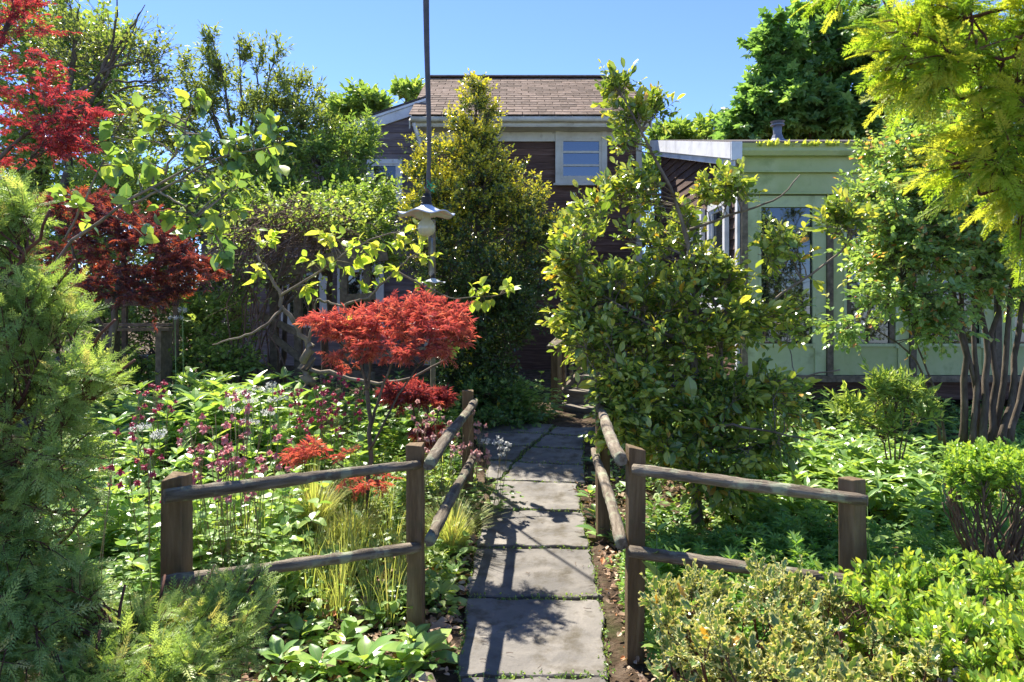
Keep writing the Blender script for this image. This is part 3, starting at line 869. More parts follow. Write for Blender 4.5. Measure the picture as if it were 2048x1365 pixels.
bd(cab, 'frieze_board', (XC, CY - 0.035, (fy(349) + fy(388)) / 2), (W_ + 0.04, 0.06, fy(349) - fy(388)), M['green_paint'])
bd(cab, 'frieze_molding', (XC, CY - 0.05, fy(389)), (W_ + 0.04, 0.08, 0.02), M['green_paint'])
bd(cab, 'gap_blocker_board', (XC, CY + 0.05, fy(390)), (W_, 0.04, 0.16), M['old_wood'])  # added behind the frieze to block sky light showing through the gap
bd(cab, 'sill_beam', (XC, CY - 0.03, fy(757)), (W_ + 0.04, 0.14, 0.075), M['old_wood'])
bd(cab, 'floor_beam', (XC, CY + 0.12, fy(757) - 0.16), (W_, 0.12, 0.22), M['siding'])
for x in np.arange(cx0 + 0.1, cx1, 1.05):
    bd(cab, 'pier', (x, CY + 0.2, 0.3), (0.14, 0.14, 0.55), M['old_wood'])
part('crawl_space_shade', Geo().box((XC, CY + 0.6, 0.35), (W_ - 0.1, 0.03, 0.8)), M['dark'], cab)  # black sheet standing in for the shade in the void under the floor
# posts and glazed panels
edges = [1486, 1656, 1821, 1990, 2160, 2330]
for px in edges:
    X = at(px, 600, CY)[0]
    bd(cab, 'mullion_post', (X, CY - 0.015, (fy(391) + fy(752)) / 2), (0.075, 0.11, fy(391) - fy(752) - 0.01), M['old_wood'])
for k in range(5):
    xa, xb = at(edges[k] + 7, 600, CY)[0], at(edges[k + 1] - 7, 600, CY)[0]
    pn = link('glazed_panel', None, cab, tuple(np.array([(xa + xb) / 2, CY - 0.02, fy(750)]) - np.array(cab.location)))
    pw = xb - xa
    xm = (xa + xb) / 2
    top, bot = fy(393), fy(750)
    gt, gb = fy(410 if k == 0 else 415), fy(693)
    st = 0.135
    mm = M['green_pale'] if k == 0 else M['green_paint']
    for s_ in (-1, 1):
        bd(pn, 'stile', (xm + s_ * (pw / 2 - st / 2), CY - 0.02, (top + bot) / 2), (st, 0.05, top - bot), mm)
    bd(pn, 'top_rail', (xm, CY - 0.0205, (top + gt) / 2 + 0.0), (pw - 2 * st - 0.002, 0.049, top - gt), mm)
    bd(pn, 'bottom_panel', (xm, CY - 0.012, (gb + bot) / 2), (pw - 2 * st - 0.002, 0.03, gb - bot), mm)
    bw = 0.035
    for s_ in (-1, 1):
        bd(pn, 'glazing_bead', (xm + s_ * (pw / 2 - st - bw / 2 + 0.004), CY - 0.034, (gt + gb) / 2), (bw, 0.035, gt - gb + 0.04), M['green_pale'])
        bd(pn, 'glazing_bead', (xm, CY - 0.033, (gt if s_ > 0 else gb) - s_ * bw / 2), (pw - 2 * st - 2 * bw + 0.006, 0.033, bw), M['green_pale'])
    if k == 1:
        for s_ in (-1, 1):
            bd(pn, 'inner_frame', (xm + s_ * (pw / 2 - st - bw - 0.03), CY - 0.016, (gt + gb) / 2), (0.06, 0.03, gt - gb - 2 * bw), M['old_wood'])
    bd(pn, 'pane', (xm, CY - 0.004, (gt + gb) / 2), (pw - 2 * st + 0.01, 0.006, gt - gb), M['glass_dark'])
# left side wall: clapboards, corner board, white window
part('side_wall', Geo().add(np.array([[cx0 + 0.03, CY + 0.06, cz0 - 0.05], [cx0 + 0.03, CB, cz0 - 0.05], [cx0 + 0.03, CB, zr(CB) - 0.03], [cx0 + 0.03, CY + 0.06, zr(CY + 0.06) - 0.03],
     [cx0 + 0.09, CY + 0.06, cz0 - 0.05], [cx0 + 0.09, CB, cz0 - 0.05], [cx0 + 0.09, CB, zr(CB) - 0.03], [cx0 + 0.09, CY + 0.06, zr(CY + 0.06) - 0.03]]),
     [[0, 1, 2, 3], [7, 6, 5, 4], [0, 4, 5, 1], [1, 5, 6, 2], [2, 6, 7, 3], [3, 7, 4, 0]]), M['siding'], cab)
z = cz0
sid_g = {}
while z < cz1 + rise - 0.1:
    ya = CY + 0.09
    zt = z + 0.15
    if zt > zr(CY + 0.1) - 0.05:
        ya = CY + (zt + 0.02 - cz1) / rise * (CB - CY)
    if ya < CB - 0.2:
        ln = CB - ya
        V = np.array([[0.0, -ln / 2, -0.075], [0.0, ln / 2, -0.075], [0.022, ln / 2, 0.08], [0.022, -ln / 2, 0.08], [0.024, -ln / 2, -0.075], [0.024, ln / 2, -0.075], [0.035, ln / 2, 0.08], [0.035, -ln / 2, 0.08]])
        me = Geo().add(V, [[3, 2, 1, 0], [4, 5, 6, 7], [0, 1, 5, 4], [1, 2, 6, 5], [2, 3, 7, 6], [3, 0, 4, 7]]).mesh('siding_board', M['siding'])
        link('siding_board', me, cab, tuple(np.array([cx0 - 0.004, (ya + CB) / 2, z + 0.075]) - np.array(cab.location)))
    z += 0.135
bd(cab, 'corner_board', (cx0 + 0.015, CY + 0.045, (cz0 + cz1) / 2 - 0.05), (0.075, 0.085, cz1 - cz0 - 0.15), M['white'])
for yy in (9.25, 10.35):
    window(cab, 'y', (cx0 - 0.012, yy, fy(500)), 0.62, 1.25, M['white'], M['glass'], casing=0.09, sash=0.05)
# flue
fp = at(1555, 290, 10.2)
fl = link('flue', None, cab, tuple(np.array([fp[0], 10.2, zr(10.2)]) - np.array(cab.location)))
part('pipe', Geo().tubes(polyl([(fp[0], 10.2, zr(10.2) - 0.1), (fp[0], 10.2, fp[2] + 0.29)], 5), np.full(5, 0.062), 20), M['metal_grey'], fl, True)
part('cowl', Geo().tubes(np.array([(fp[0], 10.2, fp[2] + h) for h in (0.275, 0.285, 0.30, 0.31, 0.345, 0.36)]), np.array([0.065, 0.10, 0.10, 0.07, 0.105, 0.03]), 20), M['metal_grey'], fl)
part('flashing', Geo().tubes(np.array([(fp[0], 10.2, zr(10.2) + h) for h in (0.02, 0.08, 0.14)]), np.array([0.16, 0.09, 0.07]), 16), M['metal_grey'], fl)

# ================================================================== wooden steps with handrail
sp0 = at(1113, 817, 9.0)
srot = R(-38)
sx_, sy_ = np.array([math.cos(srot), math.sin(srot), 0]), np.array([-math.sin(srot), math.cos(srot), 0])
steps = thing('wooden_steps', sp0, 'weathered wooden steps with a slanted handrail at the end of the flagstone path', 'steps')
def SP(u, v, w): return sp0 + sx_ * u + sy_ * v + np.array([0, 0, w])
b0 = -0.12
for k in range(4):
    bd(steps, 'tread', SP(0.62, 0.02 + 0.28 * k, b0 + 0.16 + 0.17 * k), (1.22, 0.31, 0.04), M['step_wood'], srot)
    bd(steps, 'riser', SP(0.62, -0.10 + 0.28 * k, b0 + 0.055 + 0.17 * k), (1.18, 0.03, 0.165), M['step_wood'], srot)
for u in (0.0,):
    bd(steps, 'newel_post', SP(u, 0.0, 0.38), (0.105, 0.105, 0.92), M['post_wood'], srot)
bd(steps, 'newel_post', SP(0, 1.12, 0.95), (0.10, 0.10, 1.2), M['post_wood'], srot)
sl_ = math.atan2(0.68, 1.12)
def slant(name, u, v0, v1, w0, w1, wd, th, mat):
    P0, P1 = SP(u, v0, w0), SP(u, v1, w1)
    X = sx_ * wd / 2
    V = [P0 - X, P0 + X, P1 + X, P1 - X]
    V = np.array(V + [p + np.array([0, 0, th]) for p in V])
    return part(name, Geo().add(V, [[3, 2, 1, 0], [4, 5, 6, 7], [0, 1, 5, 4], [1, 2, 6, 5], [2, 3, 7, 6], [3, 0, 4, 7]]), mat, steps)
slant('handrail', 0, -0.12, 1.3, 0.785, 0.785 + 1.42 * 0.5, 0.15, 0.04, M['rail_wood'])
slant('bottom_rail', 0, 0.05, 1.07, 0.12, 0.12 + 1.02 * 0.5, 0.04, 0.085, M['old_wood'])
for k in range(1, 6):
    v = 0.02 + 0.17 * k
    bd(steps, 'baluster', SP(0, v, 0.46 + 0.5 * v), (0.038, 0.038, 0.66), M['old_wood'], srot)

# ================================================================== rail fences on both sides of the path
def rail(root, p0, p1, r):
    p0, p1 = np.asarray(p0, float), np.asarray(p1, float)
    L = np.linalg.norm(p1 - p0)
    m, sd = 26, 12
    xs = np.linspace(-L / 2, L / 2, m)
    ph = RNG.uniform(0, 6, 4)
    P = np.stack([xs, 0.006 * np.sin(xs * 3.1 + ph[0]), 0.006 * np.sin(xs * 2.3 + ph[1])], 1)
    rr = r * (1 + 0.05 * np.sin(xs * 5 + ph[2]) + 0.03 * np.sin(xs * 13 + ph[3]) + 0.02 * RNG.normal(size=m))
    rr *= np.linspace(1.0, RNG.uniform(0.82, 0.95), m)
    rr[0] *= 0.9; rr[-1] *= 0.9
    gg = Geo().tubes(P, rr, sd)
    a = np.concatenate(gg.V)
    a[:, 1:] += RNG.normal(size=(len(a), 2)) * 0.0018
    gg.V = [a]
    o = link('rail', gg.mesh('rail', M['rail_wood'], smooth_shade=False), root, tuple((p0 + p1) / 2 - np.array(root.location)))
    o.rotation_euler = Vector(p1 - p0).to_track_quat('X', 'Z').to_euler()
    for f in o.data.polygons:
        f.use_smooth = len(f.vertices) == 4
    return o

def fpost(root, px, top, d, rot, w=0.09, bottom=None):
    X, _, ztop = at(px, top, d)
    zb = float(gz(X, d)) - 0.15
    gg = Geo()
    h = w / 2
    lv = np.linspace(zb, ztop, 9)
    V = []
    for i, zz in enumerate(lv):
        for sx2, sy2 in ((-1, -1), (1, -1), (1, 1), (-1, 1)):
            V.append((sx2 * h + RNG.normal() * 0.0012, sy2 * h + RNG.normal() * 0.0012, zz - zb))
    V = np.array(V)
    V[-4:, 2] += RNG.normal(size=4) * 0.009
    F = []
    for i in range(8):
        for j in range(4):
            F.append([i * 4 + j, i * 4 + (j + 1) % 4, i * 4 + 4 + (j + 1) % 4, i * 4 + 4 + j])
    F.append([32, 33, 34, 35])
    gg.add(V, F)
    o = link('post', gg.mesh('post', M['post_wood']), root, tuple(np.array([X, d, zb]) - np.array(root.location)), (R(RNG.normal() * 0.4), R(RNG.normal() * 0.4), rot))
    bevel(o, 0.005, 2)
    return o

fl_ = thing('rail_fence', on_ground(833, 3.44), 'weathered log rail fence to the left of the flagstone path, by the red maple', 'fence', 'rail fences along the path')
fpost(fl_, 352, 953, 2.66, R(-6), 0.084)
fpost(fl_, 833, 886, 3.44, R(-4), 0.080)
fpost(fl_, 935, 781, 5.40, R(4), 0.09)
rail(fl_, at(328, 990, 2.55), at(838, 932, 3.38), 0.027)
rail(fl_, at(326, 1166, 2.55), at(838, 1097, 3.38), 0.027)
rail(fl_, at(858, 928, 3.30), at(950, 803, 5.42), 0.032)
rail(fl_, at(858, 1082, 3.30), at(951, 905, 5.42), 0.032)
fr_ = thing('rail_fence', on_ground(1267, 3.18), 'weathered log rail fence to the right of the flagstone path, behind the variegated holly', 'fence', 'rail fences along the path')
fpost(fr_, 1268, 895, 3.18, R(2), 0.080)
fpost(fr_, 1708, 958, 2.66, R(30), 0.074)
fpost(fr_, 1206, 812, 4.75, R(5), 0.088)
rail(fr_, at(1266, 937, 3.10), at(1736, 1004, 2.58), 0.027)
rail(fr_, at(1260, 1100, 3.10), at(1746, 1170, 2.58), 0.027)
rail(fr_, at(1243, 922, 3.10), at(1197, 812, 4.78), 0.032)
rail(fr_, at(1243, 1090, 3.10), at(1190, 900, 4.78), 0.031)

# ================================================================== hanging lamps
def lathe(prof, n=28, wave=0.0, waves=9):
    V, F = [], []
    for i, (r, z_) in enumerate(prof):
        for k in range(n):
            a = 2 * math.pi * k / n
            w = wave * (r / max(q[0] for q in prof)) ** 3
            V.append((r * math.cos(a) * (1 + 0.02 * w), r * math.sin(a), z_ + w * math.sin(waves * a)))
    for i in range(len(prof) - 1):
        for k in range(n):
            F.append([i * n + k, i * n + (k + 1) % n, (i + 1) * n + (k + 1) % n, (i + 1) * n + k])
    return np.array(V), np.array(F)

def lamp(px, py, d, label, cord_pts, cord_r, bulb=True):
    c = at(px, py, d)
    k = d / FPX
    root = thing('hanging_lamp', c, label, 'lamp', 'hanging garden lamps')
    V, F = lathe([(0.012, 0.026), (0.022, 0.024), (0.030, 0.016), (0.052, 0.006), (0.075, -0.008), (0.092, -0.012), (0.108, -0.012), (0.117, -0.014), (0.116, -0.018), (0.106, -0.017), (0.09, -0.017), (0.074, -0.013), (0.05, 0.0), (0.028, 0.010), (0.02, 0.012)], 60, 0.0075, 6)
    part('shade', Geo().add(V + c, F), M['enamel'], root, True)
    part('socket', Geo().tubes(np.array([c + [0, 0, h] for h in (0.012, 0.03, 0.034, 0.055, 0.058, 0.07)]), np.array([0.022, 0.024, 0.02, 0.022, 0.016, 0.014]), 18), M['rubber'], root, False)
    if bulb:
        V, F = lathe([(0.001, -0.107), (0.012, -0.105), (0.024, -0.099), (0.033, -0.088), (0.037, -0.075), (0.036, -0.062), (0.029, -0.047), (0.019, -0.036), (0.014, -0.028), (0.014, 0.008)], 32)
        part('bulb', Geo().add(V + c, F), M['bulb'], root, True)
    P = polyl(cord_pts, 16)
    part('cord', Geo().tubes(P, np.linspace(cord_r[0], cord_r[1], 16), 12), M['metal_dark'], root, True)
    return root, c

ld = 2.8
l1, lc = lamp(853, 422, ld, 'white fluted shade lamp with a bare round bulb, hanging large in the foreground', [at(853, 398, ld), at(859, 340, ld), at(858, 240, ld), at(854, 120, ld), at(852, 0, ld), at(851, -120, ld)], (0.0075, 0.0145))
tg = Geo()
for k in range(7):
    a = at(861 + RNG.normal() * 1.5, 372 + RNG.normal() * 5, ld)
    tg.tubes(np.array([a, a + RNG.normal(size=3) * 0.012, a + RNG.normal(size=3) * 0.018]), np.full(3, 0.0022), 4)
part('green_tie', tg, M['tie'], l1)
ld2 = 6.4
l2, lc2 = lamp(866, 562, ld2, 'small white metal shade lamp hanging farther back just above the red maple', [at(862, 548, ld2), at(861, 480, ld2), at(859, 380, ld2), at(858, 250, ld2), at(856, 120, ld2), at(853, -60, ld2)], (0.012, 0.012), bulb=False)
part('socket_pipe', Geo().tubes(np.array([lc2 + [-0.012, 0, h] for h in (0.05, 0.2, 0.35, 0.40)]), np.array([0.024, 0.02, 0.012, 0.012]), 12), M['metal_grey'], l2, True)
part('conduit', Geo().tubes(np.array([lc2 + [-0.035, 0, h] for h in (0.06, 0.2, 0.36, 0.42)]), np.array([0.008, 0.008, 0.008, 0.008]), 8), M['metal_dark'], l2, True)
# tall old post behind the lamp
pp = on_ground(866, 6.9)
tp = thing('garden_post', pp, 'tall slim mossy post standing behind the hanging lamps and red maple', 'post')
bd(tp, 'shaft', (pp[0], 6.9, (pp[2] + at(866, 440, 6.9)[2]) / 2), (0.048, 0.048, at(866, 440, 6.9)[2] - pp[2]), M['old_wood'], 0.2)
bd(tp, 'foot', (pp[0] - 0.02, 6.86, pp[2] + 0.24), (0.15, 0.05, 0.55), M['old_wood'], 0.2)

# ================================================================== old trellis on the left
ty = 8.6
tr = thing('wooden_trellis', on_ground(640, ty), 'old wooden arbor with top beam and cross braces under the brown vine tangle', 'arbor')
def tbeam(name, p0, p1, w, h, mat=M['old_wood']):
    p0, p1 = np.asarray(p0), np.asarray(p1)
    L = np.linalg.norm(p1 - p0)
    me = Geo().box((0, 0, 0), (L, w, h)).mesh(name, mat)
    o = link(name, me, tr, tuple((p0 + p1) / 2 - np.array(tr.location)))
    o.rotation_euler = Vector(p1 - p0).to_track_quat('X', 'Z').to_euler()
    return o
tbeam('top_beam', at(520, 545, ty - 0.12), at(775, 505, ty - 0.1), 0.06, 0.20)
tbeam('top_beam', at(515, 540, ty + 0.9), at(770, 505, ty + 0.95), 0.05, 0.18)
for px, top in ((548, 540), (596, 532), (688, 520), (735, 512)):
    tbeam('upright', at(px, top, ty), on_ground(px + 2, ty) - np.array([0, 0, 0.05]), 0.09, 0.09)
tbeam('brace', at(530, 572, ty - 0.06), at(600, 556, ty - 0.06), 0.035, 0.085)
tbeam('brace', at(520, 630, ty - 0.055), at(600, 668, ty - 0.055), 0.035, 0.085)
tbeam('brace', at(540, 670, ty - 0.05), at(625, 735, ty - 0.05), 0.035, 0.085)
tbeam('brace', at(640, 748, ty - 0.06), at(750, 752, ty - 0.06), 0.035, 0.10)
tbeam('brace', at(690, 597, ty - 0.06), at(750, 592, ty - 0.06), 0.035, 0.09)
tbeam('brace', at(690, 715, ty - 0.06), at(875, 700, 7.6), 0.035, 0.085)

# low bench half hidden on the left
by = 7.6
bn = thing('garden_bench', on_ground(275, by), 'dark plank bench half hidden below the purple maple', 'bench')
for k, (yy, dz) in enumerate(((650, 0), (659, 0.0))):
    bd(bn, 'seat_plank', at(275, yy, by - 0.08 * k), (0.72, 0.12, 0.035), M['old_wood'], 0.05)
bd(bn, 'backrest', at(275, 600, by + 0.25), (0.72, 0.03, 0.14), M['old_wood'], 0.05)
for px in (222, 328):
    bd(bn, 'leg', (at(px, 655, by)[0], by, (at(px, 662, by)[2] + gz(at(px, 655, by)[0], by)) / 2), (0.06, 0.28, at(px, 662, by)[2] - gz(at(px, 655, by)[0], by)), M['old_wood'], 0.05)
    bd(bn, 'back_support', (at(px, 655, by)[0], by + 0.27, 1.5), (0.05, 0.05, 1.0), M['old_wood'], 0.05)
#%%PLANTS

# ================================================================== TREES AND SHRUBS
# ---- trees far behind
def tree(name, label, px, d, top_py, ells, leaf_tpl, lm, size, tw=6, per=7, tl=0.5, wood=M['bark'], r=0.14, group='trees behind the houses', limbs_extra=(), **kw):
    b = on_ground(px, d)
    top = at(px, top_py, d)
    limbs = [([b - [0, 0, 0.1], b * 0.6 + top * 0.4 + [0.1, 0, 0], top * 0.85 + b * 0.15], r, r * 0.25)]
    for e in ells:
        c = at(*e[:3])
        j = b * 0.55 + top * 0.45
        limbs.append(([j, (j + c) / 2 + [0, 0, 0.25], c], r * 0.5, r * 0.1))
    limbs += list(limbs_extra)
    return plant(name, label, 'tree', b, limbs, ell(*ells), leaf_tpl, lm, wood, size=size, twigs=tw, per=per, tl=tl, group=group, **kw)

tree('maple_tree', 'tall dark green maple rising behind the garden room roof', 1640, 17.5, 120,
     [(1560, 130, 17, 60, 95, 1.0, 60), (1640, 110, 17.6, 80, 90, 1.4, 80), (1730, 110, 17.8, 80, 95, 1.4, 80), (1540, 225, 16.6, 65, 50, 1.0, 55),
      (1620, 235, 16.4, 100, 55, 1.2, 85), (1740, 225, 16.6, 110, 75, 1.4, 100), (1840, 150, 17.2, 90, 130, 1.4, 80), (1500, 262, 16.4, 45, 26, 0.8, 30)],
     MAPLE, M['l_maple'], 0.19, tw=7, per=8, tl=0.55, r=0.22, up=0.35, droop=0.45, tsd=0.22, tmean=0.5, br=0.02, group=None, thin=0.6)
tree('background_tree', 'low round tree just above the left end of the garden room roof', 1400, 22, 262, [(1380, 276, 22, 50, 22, 1.0, 30), (1440, 268, 22, 45, 22, 1.0, 30), (1340, 284, 22, 30, 16, .8, 16)], SMALL, M['l_light'], 0.22, per=8, tl=0.5, tmean=0.35)
tree('background_tree', 'green tree seen in the gap between the brown house and the garden room', 1310, 16.5, 300, [(1310, 360, 16.5, 40, 60, 0.8, 40), (1320, 480, 16.5, 50, 80, 0.8, 40)], SMALL, M['l_light'], 0.15, per=8, tl=0.4, tmean=0.35)
tree('background_tree', 'dark tree showing over the right end of the garden room', 2010, 15, 150, [(1960, 190, 15, 90, 140, 1.2, 70), (2080, 150, 15, 90, 160, 1.4, 60)], SMALL, M['l_maple'], 0.17, per=8, tl=0.5)
tree('background_tree', 'light green tree peeking over the wing roof beside the main roof', 740, 19, 195, [(738, 222, 19, 40, 28, 0.9, 40), (700, 240, 19, 35, 22, 0.8, 25), (815, 196, 20, 26, 14, 0.6, 14)], SMALL, M['l_light'], 0.20, per=8, tl=0.45, tmean=0.35)
tree('background_tree', 'bright green tree filling the upper left corner behind the red maple', 70, 12.5, 10,
     [(60, 120, 12.5, 150, 150, 1.2, 110), (150, 220, 12.2, 130, 120, 1.2, 90), (60, 330, 12, 150, 100, 1.2, 70), (190, 90, 12.6, 70, 90, 1, 40)], SMALL, M['l_light'], 0.115, tw=6, per=8, tl=0.42, tmean=0.42)
for px, lb, sp in ((-40, 'far tree at the left edge behind the arborvitae', [(-60, 480, 17, 140, 160, 1.2, 70), (60, 430, 17, 110, 140, 1.0, 50)]),
                   (190, 'far tree behind the purple maple', [(180, 480, 17.5, 130, 150, 1.2, 70), (280, 400, 17.5, 110, 130, 1.0, 50)]),
                   (400, 'far tree behind the apple tree', [(390, 480, 18, 120, 150, 1.2, 64), (470, 420, 18, 90, 120, 1.0, 44)])):
    tree('background_tree', lb, px, 17.5, 400, sp, SMALL, M['l_light'], 0.16, tw=6, per=8, tl=0.5, tmean=0.35)
# tree with bare dead branches
dd = 10.5
b = on_ground(120, dd)
dead = [(trunk_line((118, 640, dd), (122, 400, dd), (135, 230, dd), (150, 60, dd)), 0.09, 0.02)]
for a in (((128, 330), (190, 180), (245, 110), (290, 10)), ((150, 190), (230, 130), (300, 120), (345, 135)), ((140, 240), (220, 160), (270, 165), (350, 155)), ((190, 180), (225, 90), (235, 20), (240, -20)),
          ((135, 200), (150, 110), (160, 10)), ((130, 300), (200, 200), (280, 165), (330, 180)), ((205, 150), (260, 60), (285, 20))):
    dead.append((trunk_line(*[(p[0], p[1], dd - 0.3 + 0.2 * RNG.random()) for p in a]), 0.035, 0.006))
plant('half_bare_tree', 'sparse tree with bare brown upper branches against the sky', 'tree', b, dead,
      ell((230, 110, dd, 90, 100, 0.7, 34), (300, 130, dd, 50, 55, 0.5, 26), (160, 90, dd, 60, 90, 0.6, 24), (260, 230, dd, 110, 60, 0.8, 36)), SMALL, M['l_apple'], M['bark'],
      size=0.07, twigs=6, per=4, tl=0.4, tmean=0.4, up=0.5, sag=0.05, twig_r=0.004)
# crab apple with upright shoots
cd_ = 11.2
b = on_ground(470, cd_)
lim = [(trunk_line((470, 640, cd_), (465, 450, cd_), (475, 300, cd_)), 0.1, 0.06)]
for top in ((425, 70), (370, 130), (478, 85), (520, 110), (550, 105), (600, 160), (640, 200), (400, 180), (330, 210)):
    lim.append((trunk_line((472, 360, cd_), ((472 + top[0]) / 2 + 10, (300 + top[1]) / 2 + 30, cd_ - 0.2), (top[0], top[1], cd_ - 0.1)), 0.035, 0.006))
cl = [ell((480, 200, cd_, 110, 70, 0.8, 75), (400, 220, cd_, 80, 60, 0.8, 50), (570, 230, cd_, 80, 60, 0.8, 55), (500, 310, cd_ - 0.3, 150, 80, 0.9, 110), (640, 270, cd_ - 0.2, 60, 50, 0.7, 34), (330, 260, cd_, 80, 70, 0.8, 44))]
for top in ((425, 75), (425, 115), (372, 135), (480, 95), (490, 125), (525, 115), (550, 108), (545, 140), (600, 165), (632, 205), (440, 150), (580, 170)):
    cl.append(ell((top[0], top[1] + 12, cd_ - 0.1, 9, 20, 0.08, 5)))
plant('crab_apple_tree', 'olive green apple tree with upright leafy shoots against the sky', 'tree', b, lim, np.concatenate(cl), NARROW, M['l_apple'], M['bark'],
      size=0.09, twigs=6, per=8, tl=0.30, up=0.75, tmean=0.42, tsd=0.24, thin=0.72)
tree('garden_tree', 'fresh green bushy tree in front of the grey house wing', 650, 10.6, 280,
     [(640, 330, 10.6, 90, 70, 0.7, 75), (590, 400, 10.3, 90, 60, 0.7, 50), (710, 290, 10.9, 40, 45, 0.5, 26), (690, 400, 10.4, 70, 60, 0.6, 48), (540, 340, 10.4, 70, 60, 0.6, 40)], NARROW, M['l_light'], 0.095, tw=6, per=8, tl=0.3, tmean=0.3, tsd=0.25, r=0.07, group=None)
tree('garden_tree', 'yellowish green small leaved tree above the vine tangle', 560, 9.2, 400,
     [(560, 430, 9.2, 110, 45, 0.6, 50), (680, 440, 9.3, 70, 50, 0.5, 46), (740, 410, 9.3, 60, 50, 0.5, 40), (460, 410, 9.2, 80, 60, 0.6, 34), (760, 500, 8.9, 50, 60, 0.5, 34)], SMALL, M['l_light'], 0.06, tw=6, per=7, tl=0.25, tmean=0.4, tsd=0.25, r=0.05, group=None)
# dark understory shrubs closing the left background
for i, (px, d, sp, lb) in enumerate([
    (60, 9.5, [(40, 470, 9.5, 120, 90, 0.6, 60), (20, 600, 9.3, 120, 90, 0.6, 60)], 'shady shrub at the left edge behind the arborvitae'),
    (210, 9.8, [(230, 380, 9.8, 120, 80, 0.6, 70), (240, 560, 9.6, 120, 90, 0.6, 70)], 'dark shrub behind the purple maple'),
    (300, 8.6, [(300, 650, 8.6, 130, 60, 0.4, 70), (420, 650, 8.5, 80, 50, 0.4, 40), (150, 640, 8.6, 90, 70, 0.4, 46), (300, 730, 8.2, 130, 40, 0.4, 60), (430, 730, 8.2, 70, 36, 0.4, 30)], 'low dark shrub around the plank bench'),
    (380, 9.9, [(390, 420, 9.9, 120, 90, 0.6, 60), (400, 580, 9.8, 110, 90, 0.6, 60)], 'dark shrub between the purple maple and the vine tangle'),
]):
    tree('understory_shrub', lb, px, d, sp[0][1], sp, SMALL, M['l_light'] if i in (0, 1, 2) else M['l_dark'], 0.065, tw=6, per=8, tl=0.32, r=0.04, group='shrubs closing the left background', tmean=0.45)
for o in bpy.data.objects:
    if o.name.startswith('understory_shrub'):
        o['category'] = 'shrub'

# ---- hedge behind the viewpoint, mirrored in the glazed panels
hb = np.array([11.0, -7.0, float(gz(11.0, -7.0))])
hc = RNG.random((420, 3)) * [10.0, 1.6, 5.6] + [6.0, -7.8, 0.3]
hc[:, 2] *= 0.85 + 0.15 * np.sin(hc[:, 0] * 1.9)
plant('tall_hedge', 'tall leafy hedge mirrored in the glass of the garden room', 'hedge', hb,
      [([[x, -7, 0], [x + 0.2, -7, 2.0], [x, -7.1, 4.4]], 0.08, 0.02) for x in np.arange(6.4, 16, 1.2)], hc, SMALL, M['l_apple'], M['bark'], size=0.14, twigs=6, per=8, tl=0.45, leafname='foliage', woodname='stems')

# ---- red maples
def jmaple(name, label, base, limbs, clumps, lm, size, tw=5, per=6, tl=0.16, **kw):
    kw.setdefault('wood_mat', M['bark'])
    return plant(name, label, 'maple', base, limbs, clumps, PALM, lm, size=size, twigs=tw, per=per, tl=tl, droop=0.4, nup=1.0, flat=0.6, **kw)

d = 6.2
b = on_ground(-140, d)
jmaple('red_maple', 'bright crimson leaved maple at the upper left edge of the garden', b,
       [(trunk_line((-140, 900, d), (-130, 500, d), (-60, 200, d), (20, 40, d)), 0.06, 0.02), (trunk_line((-130, 500, d), (-20, 330, d), (80, 250, d), (170, 210, d)), 0.03, 0.008), (trunk_line((-130, 520, d), (-20, 380, d), (60, 320, d)), 0.03, 0.008)],
       ell((30, 60, d, 95, 70, 0.5, 34), (40, 140, d, 80, 40, 0.4, 14), (110, 205, d, 70, 22, 0.4, 16), (60, 255, d, 90, 26, 0.4, 22), (120, 285, d, 60, 20, 0.3, 13), (30, 10, d, 70, 50, 0.4, 14), (-20, 310, d, 60, 20, 0.3, 8)),
       M['l_redbright'], 0.055, tmean=0.55, tsd=0.25, tw=5, per=4, tl=0.24, thin=0.6)
d = 7.0
b = on_ground(235, d)
jmaple('red_maple', 'dark purple red maple behind the arborvitae, with an arching crown', b,
       [(trunk_line((222, 760, d), (222, 690, d), (240, 560, d), (260, 480, d)), 0.045, 0.02), (trunk_line((222, 700, d), (160, 560, d), (140, 470, d)), 0.03, 0.01), (trunk_line((240, 580, d), (330, 500, d), (390, 520, d)), 0.025, 0.008)],
       ell((150, 410, d, 70, 26, 0.4, 24), (220, 450, d, 90, 50, 0.5, 46), (300, 490, d, 80, 45, 0.5, 42), (370, 535, d, 65, 40, 0.4, 32), (270, 560, d, 90, 35, 0.4, 28), (160, 530, d, 90, 50, 0.4, 26), (330, 590, d, 50, 22, 0.3, 10), (110, 590, d, 60, 30, .3, 10)),
       M['l_purple'], 0.056, tw=6, thin=0.72, tmean=0.5, tl=0.2, tsd=0.24, tip=(0.93, 0.22), tipn=2)
